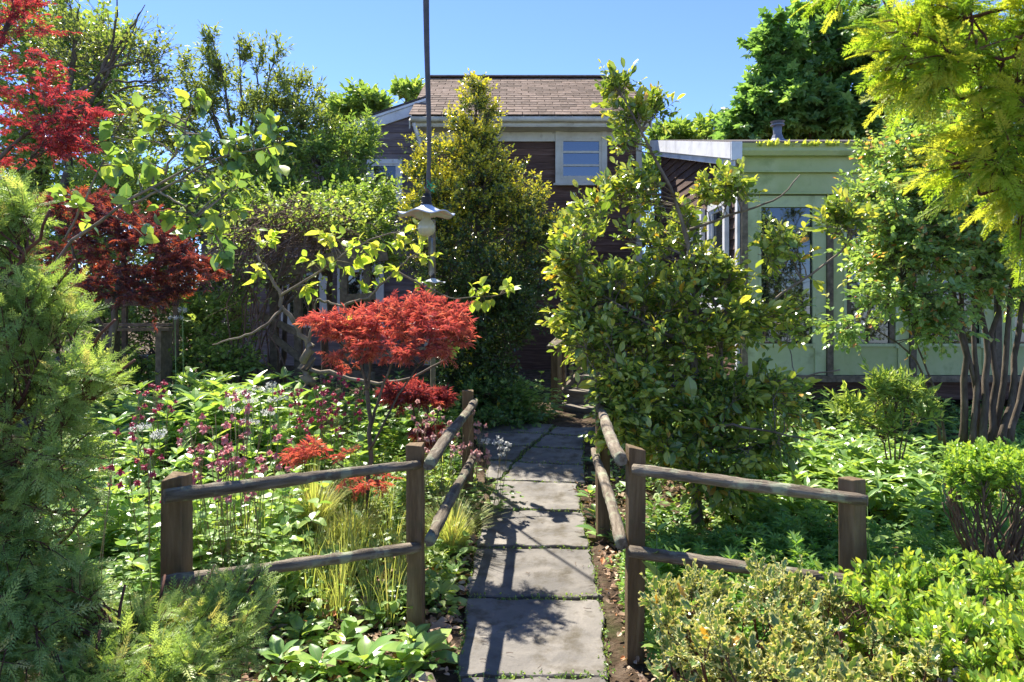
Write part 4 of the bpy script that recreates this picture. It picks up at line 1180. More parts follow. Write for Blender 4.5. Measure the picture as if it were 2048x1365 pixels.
# the red maple by the path
d = 4.72
b = on_ground(735, d)
lim = [(trunk_line((733, 1090, d), (734, 1000, d), (738, 920, d), (738, 830, d), (734, 770, d)), 0.020, 0.014),
       (trunk_line((738, 860, d), (750, 820, d), (770, 760, d), (800, 690, d), (835, 630, d)), 0.012, 0.004),
       (trunk_line((734, 780, d), (720, 720, d), (705, 650, d)), 0.012, 0.004), (trunk_line((735, 780, d), (742, 700, d), (760, 620, d)), 0.011, 0.004),
       (trunk_line((738, 900, d), (752, 880, d - .1), (790, 800, d - .15), (830, 740, d - .2), (880, 690, d - 0.2)), 0.010, 0.004),
       (trunk_line((734, 1000, d), (720, 965, d - .1), (690, 935, d - .2), (640, 905, d - .25)), 0.008, 0.003),
       (trunk_line((720, 720, d), (660, 670, d), (610, 640, d)), 0.007, 0.003)]
cl = ell((880, 622, d, 50, 18, 0.25, 18), (830, 612, d + .1, 50, 16, 0.2, 14), (905, 650, d - .1, 52, 26, 0.25, 18), (790, 640, d, 75, 30, 0.3, 26), (700, 648, d, 56, 14, 0.25, 16), (640, 640, d, 36, 8, 0.2, 10),
         (850, 650, d - .15, 60, 30, 0.25, 20), (730, 680, d - .1, 60, 24, 0.25, 17), (690, 715, d, 30, 14, 0.15, 5), (800, 700, d - .2, 55, 18, 0.2, 12), (870, 690, d - .2, 45, 14, 0.2, 8),
         (760, 655, d + .15, 70, 26, 0.2, 16))
low = ell((645, 905, d - .25, 55, 10, 0.12, 7), (700, 935, d - .2, 36, 10, 0.12, 4), (615, 895, d - .3, 30, 6, 0.1, 4), (745, 958, d - .15, 24, 8, 0.1, 3))
jmaple('red_maple', 'slender young scarlet maple standing beside the left path fence', b, lim, np.concatenate([cl, low]), M['l_red'], 0.050, tw=5, per=4, thin=0.68, tl=0.13, tmean=0.72, tsd=0.22, sag=0.03, up=0.05, br=0.006, twig_r=0.0012, out=0.5)
d = 5.7
b = on_ground(838, d)
jmaple('red_maple', 'dwarf weeping red maple with twisted stem behind the pale pink columbines', b,
       [(trunk_line((838, 925, d), (842, 870, d), (828, 830, d), (822, 800, d)), 0.016, 0.008), (trunk_line((842, 870, d), (858, 830, d), (850, 800, d)), 0.012, 0.006), (trunk_line((840, 880, d), (868, 850, d), (880, 815, d)), 0.01, 0.005)],
       ell((830, 790, d, 52, 11, 0.25, 24), (880, 800, d, 24, 10, 0.2, 8), (790, 785, d, 24, 9, 0.2, 6), (860, 872, d - .15, 40, 10, 0.2, 12)), M['l_red'], 0.065, tw=5, per=5, tl=0.09, tmean=0.42, tsd=0.2, br=0.006, twig_r=0.0012)

# ---- big conical holly at the house
d = 8.7
b = on_ground(965, d)
specs = [(955, 190, d, 22, 40, 0.18, 14), (950, 260, d, 60, 60, 0.35, 50), (945, 340, d, 100, 60, 0.55, 90), (940, 420, d, 120, 70, 0.7, 130), (1020, 400, d, 70, 60, 0.6, 60), (950, 520, d, 150, 80, 0.9, 190), (1060, 470, d, 80, 70, 0.7, 70),
         (975, 620, d, 105, 70, 0.9, 150), (945, 700, d, 90, 60, 0.8, 110), (1030, 600, d, 60, 70, 0.7, 70), (955, 760, d - .1, 90, 45, 0.7, 80), (870, 440, d, 60, 90, 0.5, 60), (850, 330, d, 40, 60, 0.3, 26), (975, 780, d - .3, 76, 30, 0.5, 44)]
plant('conical_holly', 'tall conical holly with dark glossy leaves and golden tips in front of the brown house', 'shrub', b,
      [([b, at(958, 600, d), at(955, 380, d), at(953, 175, d)], 0.07, 0.008), ([b + [0.1, 0, 0], at(1020, 640, d), at(1050, 480, d)], 0.04, 0.008), ([b - [0.1, 0, 0], at(900, 600, d), at(860, 400, d)], 0.04, 0.008)],
      ell(*specs), SMALL, M['l_holly'], M['bark'], size=0.042, twigs=9, per=9, tl=0.22, up=0.45, droop=0.1, tmean=0.33, tsd=0.14, tip=(0.92, 0.95), tipn=5, top_only=(1.8, 3.2), nup=0.6, spread=1.1, thin=0.85)
d = 8.2
plant('holly_suckers', 'small dark leaved bush at the foot of the conical holly, left of the steps', 'shrub', on_ground(1010, d),
      [([on_ground(1010, d), at(1010, 780, d)], 0.015, 0.006), ([on_ground(930, d), at(930, 770, d)], 0.015, 0.006)],
      ell((1015, 800, d, 50, 30, 0.3, 34), (950, 800, d - .1, 60, 36, 0.3, 40), (1045, 838, d - .3, 24, 10, 0.2, 14), (985, 832, d - .4, 60, 16, 0.3, 26)), SMALL, M['l_dark'], M['twig'], size=0.055, twigs=6, per=7, tl=0.15, tmean=0.5, tip=(0.9, 0.3), tipn=2)

# ---- large leaved evergreen right of the path
d = 5.3
b = on_ground(1395, 4.55)
lim = [(trunk_line((1395, 1050, 4.55), (1392, 960, 4.6), (1388, 800, 4.9), (1395, 600, 5.1), (1370, 420, 5.2), (1300, 290, 5.2), (1250, 200, 5.2)), 0.034, 0.007),
       (trunk_line((1415, 1000, 4.55), (1450, 900, 4.6), (1445, 780, 4.8), (1440, 640, 5.0), (1400, 500, 5.1)), 0.02, 0.007),
       (trunk_line((1395, 620, 5.1), (1480, 660, 5.0), (1560, 590, 4.9), (1690, 500, 4.8), (1740, 420, 4.8)), 0.014, 0.004),
       (trunk_line((1380, 460, 5.2), (1460, 430, 5.1), (1560, 400, 5.0), (1600, 350, 5.0)), 0.012, 0.004),
       (trunk_line((1392, 700, 5.0), (1280, 640, 5.0), (1160, 560, 5.0)), 0.015, 0.004), (trunk_line((1392, 820, 4.8), (1290, 800, 4.7), (1200, 800, 4.6)), 0.013, 0.004),
       (trunk_line((1442, 780, 4.8), (1560, 760, 4.5), (1680, 740, 4.4)), 0.012, 0.004), (trunk_line((1392, 860, 4.7), (1470, 850, 4.3), (1620, 880, 4.2)), 0.012, 0.004)]
cl = ell((1235, 195, d, 14, 28, 0.1, 5), (1262, 270, d, 24, 40, 0.15, 8), (1314, 230, d, 12, 24, 0.12, 4), (1230, 390, d, 30, 22, 0.2, 6), (1285, 380, d, 50, 36, 0.3, 12), (1395, 305, d, 24, 34, 0.15, 5), (1440, 400, d - .1, 40, 26, 0.25, 9), (1575, 360, d - .3, 22, 18, 0.12, 4),
         (1195, 455, d, 56, 36, 0.35, 17), (1320, 470, d, 90, 50, 0.4, 24), (1180, 560, d, 50, 50, 0.35, 26), (1150, 530, d - .2, 30, 50, 0.25, 12), (1165, 640, d - .3, 34, 40, 0.25, 14), (1300, 590, d - .1, 110, 50, 0.45, 44), (1420, 560, d - .1, 56, 50, 0.35, 20), (1535, 500, d - .3, 40, 50, 0.2, 6), (1690, 450, d - .5, 34, 30, 0.12, 7),
         (1205, 670, d - .2, 54, 50, 0.35, 30), (1330, 690, d - .2, 100, 50, 0.45, 42), (1450, 660, d - .4, 70, 50, 0.4, 20), (1570, 640, d - .5, 40, 40, 0.2, 4), (1260, 780, d - .6, 46, 36, 0.35, 20), (1390, 790, d - .5, 100, 44, 0.4, 32), (1510, 790, d - .7, 70, 34, 0.35, 16), (1695, 720, d - .9, 24, 40, 0.15, 7),
         (1340, 880, d - .7, 80, 36, 0.35, 18), (1480, 880, d - .8, 90, 44, 0.35, 20), (1590, 880, d - .9, 60, 34, 0.25, 12), (1235, 850, d - .7, 16, 36, 0.15, 7), (1430, 960, d - .8, 90, 26, 0.25, 10))
plant('broadleaf_evergreen', 'big loose evergreen shrub with glossy paddle shaped leaves right of the path', 'shrub', b, lim, cl, OBOVATE, M['l_laurel'], M['bark_smooth'],
      size=0.053, twigs=9, per=8, tl=0.20, up=0.4, sizesd=0.32, spread=1.2, twig_r=0.0026, droop=0.12, tmean=0.5, tsd=0.17, tip=(0.83, 0.6), tipn=3, odd=(0.98, 0.012), along=0.7, nup=0.6, br=0.010, holes=14, hole_r=0.15)

# ---- multi-stemmed shrub at the right
d = 5.6
b = on_ground(1975, d)
lim = []
for x0, x1, x2, x3 in ((1925, 1935, 1920, 1850), (1945, 1955, 1945, 1930), (1960, 1950, 1900, 1780), (1980, 1985, 2000, 1990), (1990, 2010, 2020, 2060), (2000, 2030, 2045, 2120), (1965, 1975, 1960, 1950), (2015, 2050, 2090, 2200)):
    lim.append((trunk_line((x0, 900, d - .1 + .2 * RNG.random()), (x1, 760, d), (x2, 560, d), (x3, 300, d)), 0.022 + 0.012 * RNG.random(), 0.007))
lim.append((trunk_line((1880, 880, d - .1), (1860, 800, d - .2), (1840, 720, d - .3), (1760, 660, d - .4), (1700, 645, d - .4)), 0.012, 0.004))
lim.append((trunk_line((1890, 890, d - .1), (1880, 800, d - .2), (1830, 690, d - .3), (1800, 560, d - .4)), 0.011, 0.004))
cl = ell((1850, 330, d, 130, 60, 0.6, 100), (1775, 400, d - .1, 70, 50, 0.5, 50), (1960, 300, d, 110, 90, 0.7, 90), (1900, 230, d + .2, 100, 70, 0.5, 60), (1830, 470, d - .2, 130, 60, 0.6, 110), (1800, 520, d - .3, 70, 36, 0.5, 36), (1960, 470, d, 120, 60, 0.6, 90), (1740, 590, d - .4, 50, 18, 0.3, 8), (1690, 650, d - .5, 50, 16, 0.2, 6),
         (1850, 590, d - .4, 70, 34, 0.4, 26), (1890, 650, d - .6, 50, 30, 0.3, 18), (2080, 420, d, 80, 130, 0.6, 70), (2060, 600, d + .2, 60, 60, 0.4, 30), (1900, 410, d - .3, 120, 50, .4, 60), (1990, 560, d - .3, 60, 30, .3, 20))
plant('multi_stem_shrub', 'tall multi stemmed shrub with bare grey trunks below and small leaves, by the garden room', 'shrub', b, lim, cl, OVATE, M['l_crape'], M['bark'],
      size=0.043, twigs=7, per=9, tl=0.22, thin=0.72, up=0.25, droop=0.25, tmean=0.6, tsd=0.17, tip=(0.94, 0.03), tipn=3, odd=(1.0, 0.001), br=0.007)

# ---- arborvitae in the left foreground and its low spreading skirt
d = 2.4
b = np.array([-2.25, 2.5, float(gz(-2.25, 2.5))])
T0 = np.array([-2.0, 2.45, 0.0])
lim = [([b, [-2.02, 2.48, 1.0], [-2.0, 2.45, 2.3]], 0.06, 0.015)]
for e in ((120, 900), (180, 760), (230, 640), (150, 520), (100, 420), (270, 720), (60, 600), (200, 1000), (60, 760), (40, 1050)):
    p = at(e[0], e[1], 2.25)
    s = np.array([-2.0, 2.45, max(0.3, p[2] - 0.55)])
    lim.append(([s, (s + p) / 2 + [0, 0, -0.03], p], 0.014, 0.004))
cl = ell((-20, 480, 2.35, 70, 90, 0.2, 40), (20, 430, 2.4, 40, 40, 0.12, 10), (40, 640, 2.3, 80, 70, 0.2, 38), (90, 640, 2.3, 50, 50, 0.15, 12), (50, 790, 2.25, 100, 70, 0.2, 46), (150, 770, 2.2, 50, 50, 0.15, 14), (30, 930, 2.15, 100, 60, 0.2, 40), (0, 1070, 2.05, 90, 70, 0.2, 34), (130, 910, 2.1, 40, 30, 0.12, 10),
         (10, 1200, 1.95, 90, 60, 0.2, 34), (10, 1320, 1.85, 100, 60, 0.2, 30), (-100, 900, 2.2, 50, 160, 0.2, 10))
plant('arborvitae', 'feathery green arborvitae filling the left edge of the foreground', 'conifer', b, lim, cl, FROND_S, M['l_arbor'], M['bark_red'],
      size=0.066, twigs=7, per=6, tl=0.11, thin=0.62, up=0.35, droop=0.1, tmean=0.55, tsd=0.16, tip=(0.86, 0.4), tipn=1, along=0.8, nup=0.8, out=0.9, leafname='foliage', sag=-0.05, sizesd=0.25)
b = np.array([-1.15, 1.75, float(gz(-1.15, 1.75))])
lim = []
for e in ((520, 1140, 2.5), (430, 1130, 2.45), (330, 1150, 2.35), (560, 1200, 2.45), (470, 1230, 2.2), (380, 1250, 2.1), (250, 1170, 2.15), (300, 1290, 1.95), (200, 1260, 1.95), (420, 1330, 2.0)):
    p = at(*e)
    lim.append(([b + [0, 0, 0.05], (b + p) / 2 + [0, 0, -0.02], p], 0.013, 0.004))
cl = ell((440, 1215, 2.4, 80, 20, 0.12, 24), (510, 1195, 2.5, 40, 20, 0.1, 10), (330, 1255, 2.25, 80, 24, 0.12, 26), (210, 1290, 2.1, 70, 36, 0.12, 26), (420, 1280, 2.2, 70, 24, 0.12, 20), (330, 1340, 2.0, 90, 30, 0.12, 30), (190, 1370, 1.9, 80, 30, 0.12, 20), (150, 1200, 2.1, 50, 40, 0.12, 14))
plant('spreading_cypress', 'low spreading feathery conifer below the left outer fence post', 'conifer', b, lim, cl, FROND_S, M['l_arbor'], M['bark_red'],
      size=0.058, twigs=7, per=6, tl=0.09, thin=0.75, up=0.35, droop=0.1, tmean=0.58, tsd=0.16, tip=(0.9, 0.35), tipn=1, along=0.85, nup=0.9, out=0.7, leafname='foliage', sag=0.0, sizesd=0.25)
# ---- golden cypress overhead at the right
b = np.array([1.75, 1.25, float(gz(1.75, 1.25))])
lim = [([b, [1.72, 1.27, 1.4], [1.65, 1.3, 3.0]], 0.06, 0.02)]
for e in ((1770, 140, 1.3), (1850, 60, 1.35), (1900, 330, 1.3), (1920, 200, 1.35), (1960, 390, 1.3), (1700, -30, 1.3), (2000, 120, 1.3), (2020, 280, 1.35)):
    p = at(*e)
    s = np.array([1.68, 1.28, p[2] + 0.15])
    lim.append(([s, (s + p) / 2 + [0, 0, 0.03], p], 0.010, 0.003))
cl = ell((1830, 90, 1.35, 40, 30, 0.08, 10), (1910, 30, 1.35, 80, 40, 0.1, 18), (2000, 120, 1.35, 60, 60, 0.1, 18), (1880, 130, 1.3, 40, 24, 0.08, 8), (1990, 240, 1.35, 40, 40, 0.1, 12), (2050, 220, 1.35, 40, 90, 0.1, 16), (1975, 310, 1.3, 44, 20, 0.08, 9), (2060, 360, 1.3, 30, 20, 0.08, 6), (1720, -50, 1.3, 40, 10, 0.05, 5), (1800, -10, 1.3, 30, 20, 0.08, 5), (2080, 40, 1.3, 40, 60, .1, 8), (2075, 440, 1.3, 12, 14, .05, 2), (2210, 130, 1.35, 90, 120, .15, 22), (2220, 340, 1.35, 80, 110, .15, 16), (2400, 220, 1.3, 120, 180, .2, 20))
plant('golden_cypress', 'golden yellow cypress branches hanging close overhead at the upper right', 'conifer', b, lim, cl, FROND, M['l_gold'], M['bark_red'],
      size=0.062, twigs=5, per=4, tl=0.06, thin=0.48, up=-0.3, droop=0.35, tmean=0.30, tsd=0.2, tip=(0.88, 0.6), tipn=2, along=0.85, nup=0.8, out=0.8, leafname='foliage', sag=0.05, sizesd=0.22, centre=at(2150, 200, 1.4))

# ---- foreground hedges at the right
def shell_box(x0, x1, y0, y1, z0, z1, n):
    """points concentrated under the top and the faces of a clipped hedge"""
    P = RNG.random((n, 3)) * [x1 - x0, y1 - y0, 1] + [x0, y0, 0]
    P[:, 2] = z1 - (z1 - z0) * RNG.random(n) ** 2.2
    P[:, 2] += 0.03 * np.sin(P[:, 0] * 9) * np.cos(P[:, 1] * 8)
    return P
bx = shell_box(1.14, 2.35, 1.45, 2.50, 0.34, 0.68, 430)
b = np.array([1.7, 2.0, float(gz(1.7, 2.0))])
lim = []
for k in range(46):
    x, y = RNG.uniform(1.2, 2.3), RNG.uniform(1.5, 2.5)
    lim.append(([[x, y, gz(x, y)], [x + RNG.normal() * .05, y + RNG.normal() * .05, 0.35], [x + RNG.normal() * .1, y + RNG.normal() * .1, 0.6]], 0.007, 0.003))
plant('boxwood_hedge', 'bright green clipped boxwood in the lower right corner', 'hedge', b, lim, bx, BOX, M['l_box'], M['twig'],
      size=0.025, twigs=7, per=9, tl=0.075, up=1.1, droop=-0.3, tmean=0.5, tsd=0.15, tip=(0.84, 0.9), tipn=4, odd=(0.99, 0.006), nup=0.5, leafname='foliage', woodname='stems', out=0.2, twig_r=0.0014, br=0.005)
bx = shell_box(0.46, 1.18, 1.50, 2.56, 0.26, 0.60, 190)
bx = bx[(bx[:, 0] > 0.58 + 0.10 * np.sin(bx[:, 1] * 5))]
b = np.array([0.85, 2.05, float(gz(0.85, 2.05))])
lim = []
for k in range(40):
    x, y = RNG.uniform(0.5, 1.15), RNG.uniform(1.6, 2.55)
    lim.append(([[x, y, gz(x, y)], [x + RNG.normal() * .06, y + RNG.normal() * .06, 0.35], [x + RNG.normal() * .1, y + RNG.normal() * .1, 0.58]], 0.008, 0.003))
plant('variegated_holly', 'low holly with spiny cream edged leaves in front of the right fence', 'shrub', b, lim, bx, SPINY, M['l_var'], M['bark_red'],
      size=0.056, twigs=4, per=5, tl=0.085, thin=0.8, up=0.8, droop=0.0, tmean=0.4, tsd=0.2, odd=(1.0, 0.02), nup=0.75, leafname='foliage', woodname='stems', out=0.25, twig_r=0.0022, br=0.006)
d = 3.55
b = on_ground(1985, d)
k_ = RNG.random((330, 3))
cl = np.stack([at(1905 + 240 * a_, 925 + 55 * b_ ** 1.5, d - 0.28 + 0.6 * c_) for a_, b_, c_ in k_])
cl[:, 2] = 0.86 - 0.16 * k_[:, 1] ** 1.5 + 0.006 * RNG.normal(size=330)
lim = []
for k in range(46):
    x0 = RNG.normal() * 0.10
    e = at(1880 + 230 * RNG.random(), 985 + 20 * RNG.normal(), d + RNG.normal() * .15)
    s = b + np.array([x0, RNG.normal() * .08, 0])
    lim.append(([s, s * 0.5 + e * 0.5 + [0, 0, -0.03], e], 0.009, 0.003))
plant('rounded_boxwood', 'flat topped boxwood with bare tan stems beneath, at the right edge', 'shrub', b, lim, cl, BOX, M['l_box'], M['twig'],
      size=0.024, twigs=7, per=8, tl=0.042, up=0.6, droop=-0.2, tmean=0.42, tsd=0.15, tip=(0.8, 0.8), tipn=3, leafname='foliage', woodname='stems', twig_r=0.0012, br=0.004)
#%%SMALL

# ================================================================== SMALLER PLANTS
ORD = ['first', 'second', 'third', 'fourth', 'fifth', 'sixth', 'seventh', 'eighth', 'ninth', 'tenth', 'eleventh', 'twelfth', 'thirteenth', 'fourteenth', 'fifteenth', 'sixteenth', 'seventeenth', 'eighteenth', 'nineteenth', 'twentieth']
def leaf_meshes(t, mat, n, t0, t1, name='leaf'):
    out = []
    for k in range(n):
        g_ = Geo().leaves(t, [[0, 0, 0]], [[0, 1, 0]], [[0, 0, 1]], [1.0], [t0 + (t1 - t0) * k / max(1, n - 1)])
        out.append(g_.mesh(name, mat, smooth_shade=True))
    return out

def leaf_objs(root, P, A, N, S, meshes, name='leaf'):
    org = np.array(root.location)
    for p, a, n_, s_ in zip(P, A, N, S):
        a = nrm(np.asarray(a, float)); x = nrm(np.cross(a, n_)); z_ = np.cross(x, a)
        m = Matrix(((x[0], a[0], z_[0]), (x[1], a[1], z_[1]), (x[2], a[2], z_[2])))
        o = link(name, meshes[int(RNG.integers(len(meshes)))], root, tuple(np.asarray(p) - org))
        o.rotation_euler = m.to_euler()
        o.scale = (s_, s_, s_)

def big_leaf_shrub(name, label, cat, base, limbs, groups, meshes, size, wood_mat, ntw=3, tl=0.12, droop=0.4, nup=0.8, up=0.2):
    """few large leaves, each an object of its own; groups = list of (px,py,d,rx,ry,rd,nleaves)"""
    root = thing(name, base, label, cat)
    wood = Geo(); SP = []
    for pts, r0, r1 in limbs:
        P = polyl(pts, 16)
        P[1:-1] += RNG.normal(size=(14, 3)) * (0.3 * (r0 + r1))
        wood.tubes(P, np.linspace(r0, r1, 16), 7)
        SP.append(polyl(pts, 40))
    SP = np.concatenate(SP)
    LP, LA, LN, LS = [], [], [], []
    for g_ in groups:
        n = g_[6]
        nt_ = max(1, round(n / 4))
        C = ell(tuple(g_[:6]) + (nt_,))
        for c in C:
            k = (np.linalg.norm(SP - c, axis=1) + np.maximum(0, SP[:, 2] - c[2])).argmin()
            s = SP[k]; L = np.linalg.norm(c - s)
            B = polyl([s, (s + c) / 2 + RNG.normal(size=3) * L * 0.08 + [0, 0, 0.08 * L], c], 7)
            wood.tubes(B, np.linspace(0.0045, 0.002, 7), 5)
            dr = nrm(c - s + RNG.normal(size=3) * 0.2 * L)
            for j in range(4):
                a = dr * 0.6 + nrm(RNG.normal(size=3)) * 0.8 + np.array([0, 0, -droop])
                pos = B[-1 - (j // 2)] + RNG.normal(size=3) * 0.01
                LP.append(pos); LA.append(a); LN.append(np.array([0, 0, nup]) + RNG.normal(size=3) * 0.5); LS.append(size * math.exp(0.2 * RNG.normal()))
    part('branches', wood, wood_mat, root, True)
    leaf_objs(root, LP, LA, LN, LS, meshes)
    return root

vm = leaf_meshes(BROAD, M['l_vib'], 6, 0.0, 0.9)
d = 3.4
b = on_ground(-40, 3.5)
big_leaf_shrub('viburnum', 'arching viburnum with large broad translucent leaves at upper left', 'shrub', b,
    [(trunk_line((-40, 1180, 3.5), (-20, 900, 3.5), (30, 640, 3.5), (130, 480, 3.4), (240, 415, 3.4), (330, 350, 3.4), (380, 335, 3.4)), 0.016, 0.006),
     (trunk_line((240, 415, 3.4), (330, 380, 3.4), (420, 320, 3.4), (560, 290, 3.4)), 0.007, 0.003), (trunk_line((330, 350, 3.4), (370, 260, 3.4), (390, 190, 3.4)), 0.006, 0.003), (trunk_line((130, 480, 3.4), (180, 380, 3.4), (240, 250, 3.4)), 0.006, 0.003), (trunk_line((300, 375, 3.4), (380, 420, 3.35), (430, 470, 3.3)), 0.006, 0.003)],
    [(385, 195, d, 28, 22, .08, 15), (415, 215, d, 20, 16, .06, 10), (340, 245, d, 34, 26, .1, 18), (250, 222, d, 26, 18, .06, 8), (225, 250, d, 16, 12, .05, 4), (375, 290, d, 50, 30, .12, 22), (480, 275, d, 40, 22, .1, 18), (560, 250, d, 26, 20, .08, 14), (540, 310, d, 30, 30, .1, 19), (470, 330, d, 40, 26, .1, 15),
     (200, 330, d, 50, 34, .12, 20), (290, 330, d, 50, 34, .12, 20), (300, 290, d, 30, 20, .1, 10), (380, 370, d, 50, 26, .12, 20), (455, 370, d, 36, 26, .1, 18), (350, 430, d - .05, 50, 26, .12, 22), (410, 455, d - .1, 44, 30, .12, 22), (440, 500, d - .1, 36, 20, .1, 12), (250, 400, d, 40, 20, .1, 11), (170, 430, d, 40, 24, .1, 11), (110, 380, d, 40, 30, .1, 10), (480, 420, d, 20, 20, .06, 6), (280, 470, d, 30, 20, .1, 8)],
    vm, 0.064, M['bark_smooth'], droop=0.35)

lm_ = leaf_meshes(OVATE, M['l_lime'], 4, 0.1, 0.95)
d = 6.3
b = on_ground(622, d)
big_leaf_shrub('young_tree', 'thin grey young tree with lime green leaves left of the scarlet maple', 'tree', b,
    [(trunk_line((622, 800, d), (620, 740, d), (617, 692, d)), 0.05, 0.042), (trunk_line((617, 695, d), (592, 655, d), (565, 612, d), (558, 590, d), (540, 555, d), (515, 510, d)), 0.026, 0.01), (trunk_line((617, 692, d), (624, 650, d), (634, 600, d)), 0.018, 0.008),
     (trunk_line((560, 592, d), (600, 570, d - .1), (650, 535, d - .2), (700, 500, d - .2), (760, 470, d - .2), (850, 455, d - .2)), 0.013, 0.005), (trunk_line((565, 612, d), (545, 640, d - .1), (510, 665, d - .2), (460, 680, d - .3), (425, 690, d - .3)), 0.015, 0.006),
     (trunk_line((690, 610, d - .2), (740, 595, d - .2), (790, 540, d - .2), (830, 510, d - .2)), 0.013, 0.006), (trunk_line((634, 600, d), (680, 612, d), (700, 608, d - .1)), 0.012, 0.008), (trunk_line((790, 540, d - .2), (900, 600, d - .1), (1000, 590, d)), 0.01, 0.004), (trunk_line((620, 740, d), (760, 770, d - .1), (840, 750, d - .3), (900, 710, d - .3)), 0.02, 0.008)],
    [(660, 475, d - .2, 46, 12, .15, 25), (720, 490, d - .2, 46, 16, .15, 28), (700, 530, d - .2, 40, 14, .15, 20), (640, 520, d - .2, 30, 14, .1, 13), (790, 480, d - .2, 40, 16, .15, 20), (845, 470, d - .2, 26, 24, .12, 17), (770, 545, d - .2, 30, 18, .1, 17), (620, 575, d - .15, 14, 22, .08, 14), (745, 575, d - .2, 30, 12, .1, 11),
     (960, 575, d, 36, 16, .12, 25), (1010, 575, d, 26, 12, .1, 17), (960, 605, d, 30, 10, .1, 14), (520, 535, d, 20, 14, .1, 11), (540, 475, d, 50, 16, .15, 20), (860, 520, d, 24, 26, .1, 14), (680, 650, d, 30, 14, .1, 11), (900, 690, d - .2, 40, 14, .12, 14), (510, 480, d, 20, 12, .1, 8), (850, 560, d, 30, 14, .1, 11)],
    lm_, 0.088, M['bark_smooth'], droop=0.15, nup=1.0)

# ---- brown vine tangle over the trellis
vt = thing('vine_tangle', on_ground(560, 8.3), 'tangle of bare brown vine stems hanging over the old trellis', 'vine')
vg = Geo()
n, m = 190, 11
e0 = ell((600, 420, 8.3, 130, 40, 0.5, n)); e1 = np.stack([at(x, y, dd_) for x, y, dd_ in zip(RNG.normal(500, 60, n), RNG.normal(560, 45, n), RNG.normal(8.2, 0.35, n))])
hi = RNG.random(n) < 0.4
e1[hi] = ell((680, 470, 8.4, 110, 40, 0.5, int(hi.sum()))); e0[hi] = ell((500, 480, 8.3, 90, 60, 0.5, int(hi.sum())))
u = np.linspace(0, 1, m)[None, :, None]
midp = (e0 + e1) / 2 + RNG.normal(size=(n, 3)) * [0.3, 0.2, 0.25] + [0, 0, 0.18]
P = (1 - u) ** 2 * e0[:, None] + 2 * u * (1 - u) * midp[:, None] + u * u * e1[:, None]
P[:, 1:-1] += np.cumsum(RNG.normal(size=(n, m - 2, 3)) * 0.016, 1)
rr = RNG.uniform(0.003, 0.008, (n, 1)) * np.linspace(1, 0.5, m)[None]
vg.tubes(P, rr, 4, cap=False)
st0 = np.stack([at(x, 700 + 20 * RNG.normal(), 8.3 + 0.2 * RNG.normal()) for x in RNG.uniform(420, 620, 16)]); st0[:, 2] = gz(st0[:, 0], st0[:, 1])
st1 = ell((540, 500, 8.3, 110, 50, 0.4, 16))
u = np.linspace(0, 1, 9)[None, :, None]
P = st0[:, None] * (1 - u) + st1[:, None] * u
P[:, 1:-1] += np.cumsum(RNG.normal(size=(16, 7, 3)) * 0.04, 1)
vg.tubes(P, RNG.uniform(0.007, 0.016, (16, 1)) * np.linspace(1, 0.6, 9)[None], 5, cap=False)
part('stems', vg, M['vine'], vt, True)
vl = Geo()
cv = ell((640, 430, 8.2, 120, 40, 0.5, 260), (470, 470, 8.2, 60, 60, 0.4, 90), (560, 560, 8.1, 120, 60, 0.4, 60))
cv = np.repeat(cv, 4, 0) + RNG.normal(size=(len(cv) * 4, 3)) * 0.05
vl.leaves(OVATE, cv, RNG.normal(size=cv.shape) + [0, 0, -0.2], np.array([0, 0, 1]) + RNG.normal(size=cv.shape) * 0.5, RNG.uniform(0.035, 0.065, len(cv)), RNG.uniform(0.3, 1, len(cv)))
part('leaves', vl, M['l_light'], vt)

# ---- shared prototypes for perennials
def sprig(geo_s, geo_l, base, dirv, h, nodes, whorl, ltpl, lsize, spreadv=0.9, r=0.003, t=0.5, tsd=0.2, leafup=0.25, first=0.3, taper=0.3):
    top = base + dirv * h
    mid = base + dirv * h * 0.5 + RNG.normal(size=3) * h * 0.04
    P = polyl([base, mid, top], 6)
    geo_s.tubes(P, np.linspace(r, r * 0.5, 6), 4, t=0.4 + 0.3 * RNG.random())
    for k in range(nodes):
        v = first + (1 - first) * k / max(1, nodes - 1)
        p = P[0] + (P[-1] - P[0]) * v
        a0 = RNG.random() * 6.3
        for j in range(whorl):
            a = a0 + 2 * math.pi * j / whorl + RNG.normal() * 0.2
            A = np.array([math.cos(a) * spreadv, math.sin(a) * spreadv, leafup + 0.25 * RNG.normal() + (0.5 if k == nodes - 1 else 0)])
            sz = lsize * (1 - taper * v) * math.exp(0.15 * RNG.normal())
            geo_l.leaves(ltpl, [p], [A], [np.array([0, 0, 1]) + RNG.normal(size=3) * 0.25], [sz], [float(np.clip(t + tsd * RNG.normal() + 0.2 * v, 0, 0.99))])

def proto(name, stems, height, nodes, whorl, ltpl, lsize, lm, spread=0.12, lean=0.25, smat=None, **kw):
    """returns (stem mesh, foliage mesh)"""
    gs, gl = Geo(), Geo()
    for k in range(stems):
        a = RNG.random() * 6.3
        q = RNG.random() ** 0.5
        base = np.array([math.cos(a), math.sin(a), 0]) * spread * q
        dv = nrm(np.array([math.cos(a) * lean * q + RNG.normal() * 0.08, math.sin(a) * lean * q + RNG.normal() * 0.08, 1.0]))
        sprig(gs, gl, base - dv * 0.03, dv, height * RNG.uniform(0.65, 1.1), nodes, whorl, ltpl, lsize, **kw)
    return gs.mesh('stems', smat or M['stem'], smooth_shade=True), gl.mesh('foliage', lm)

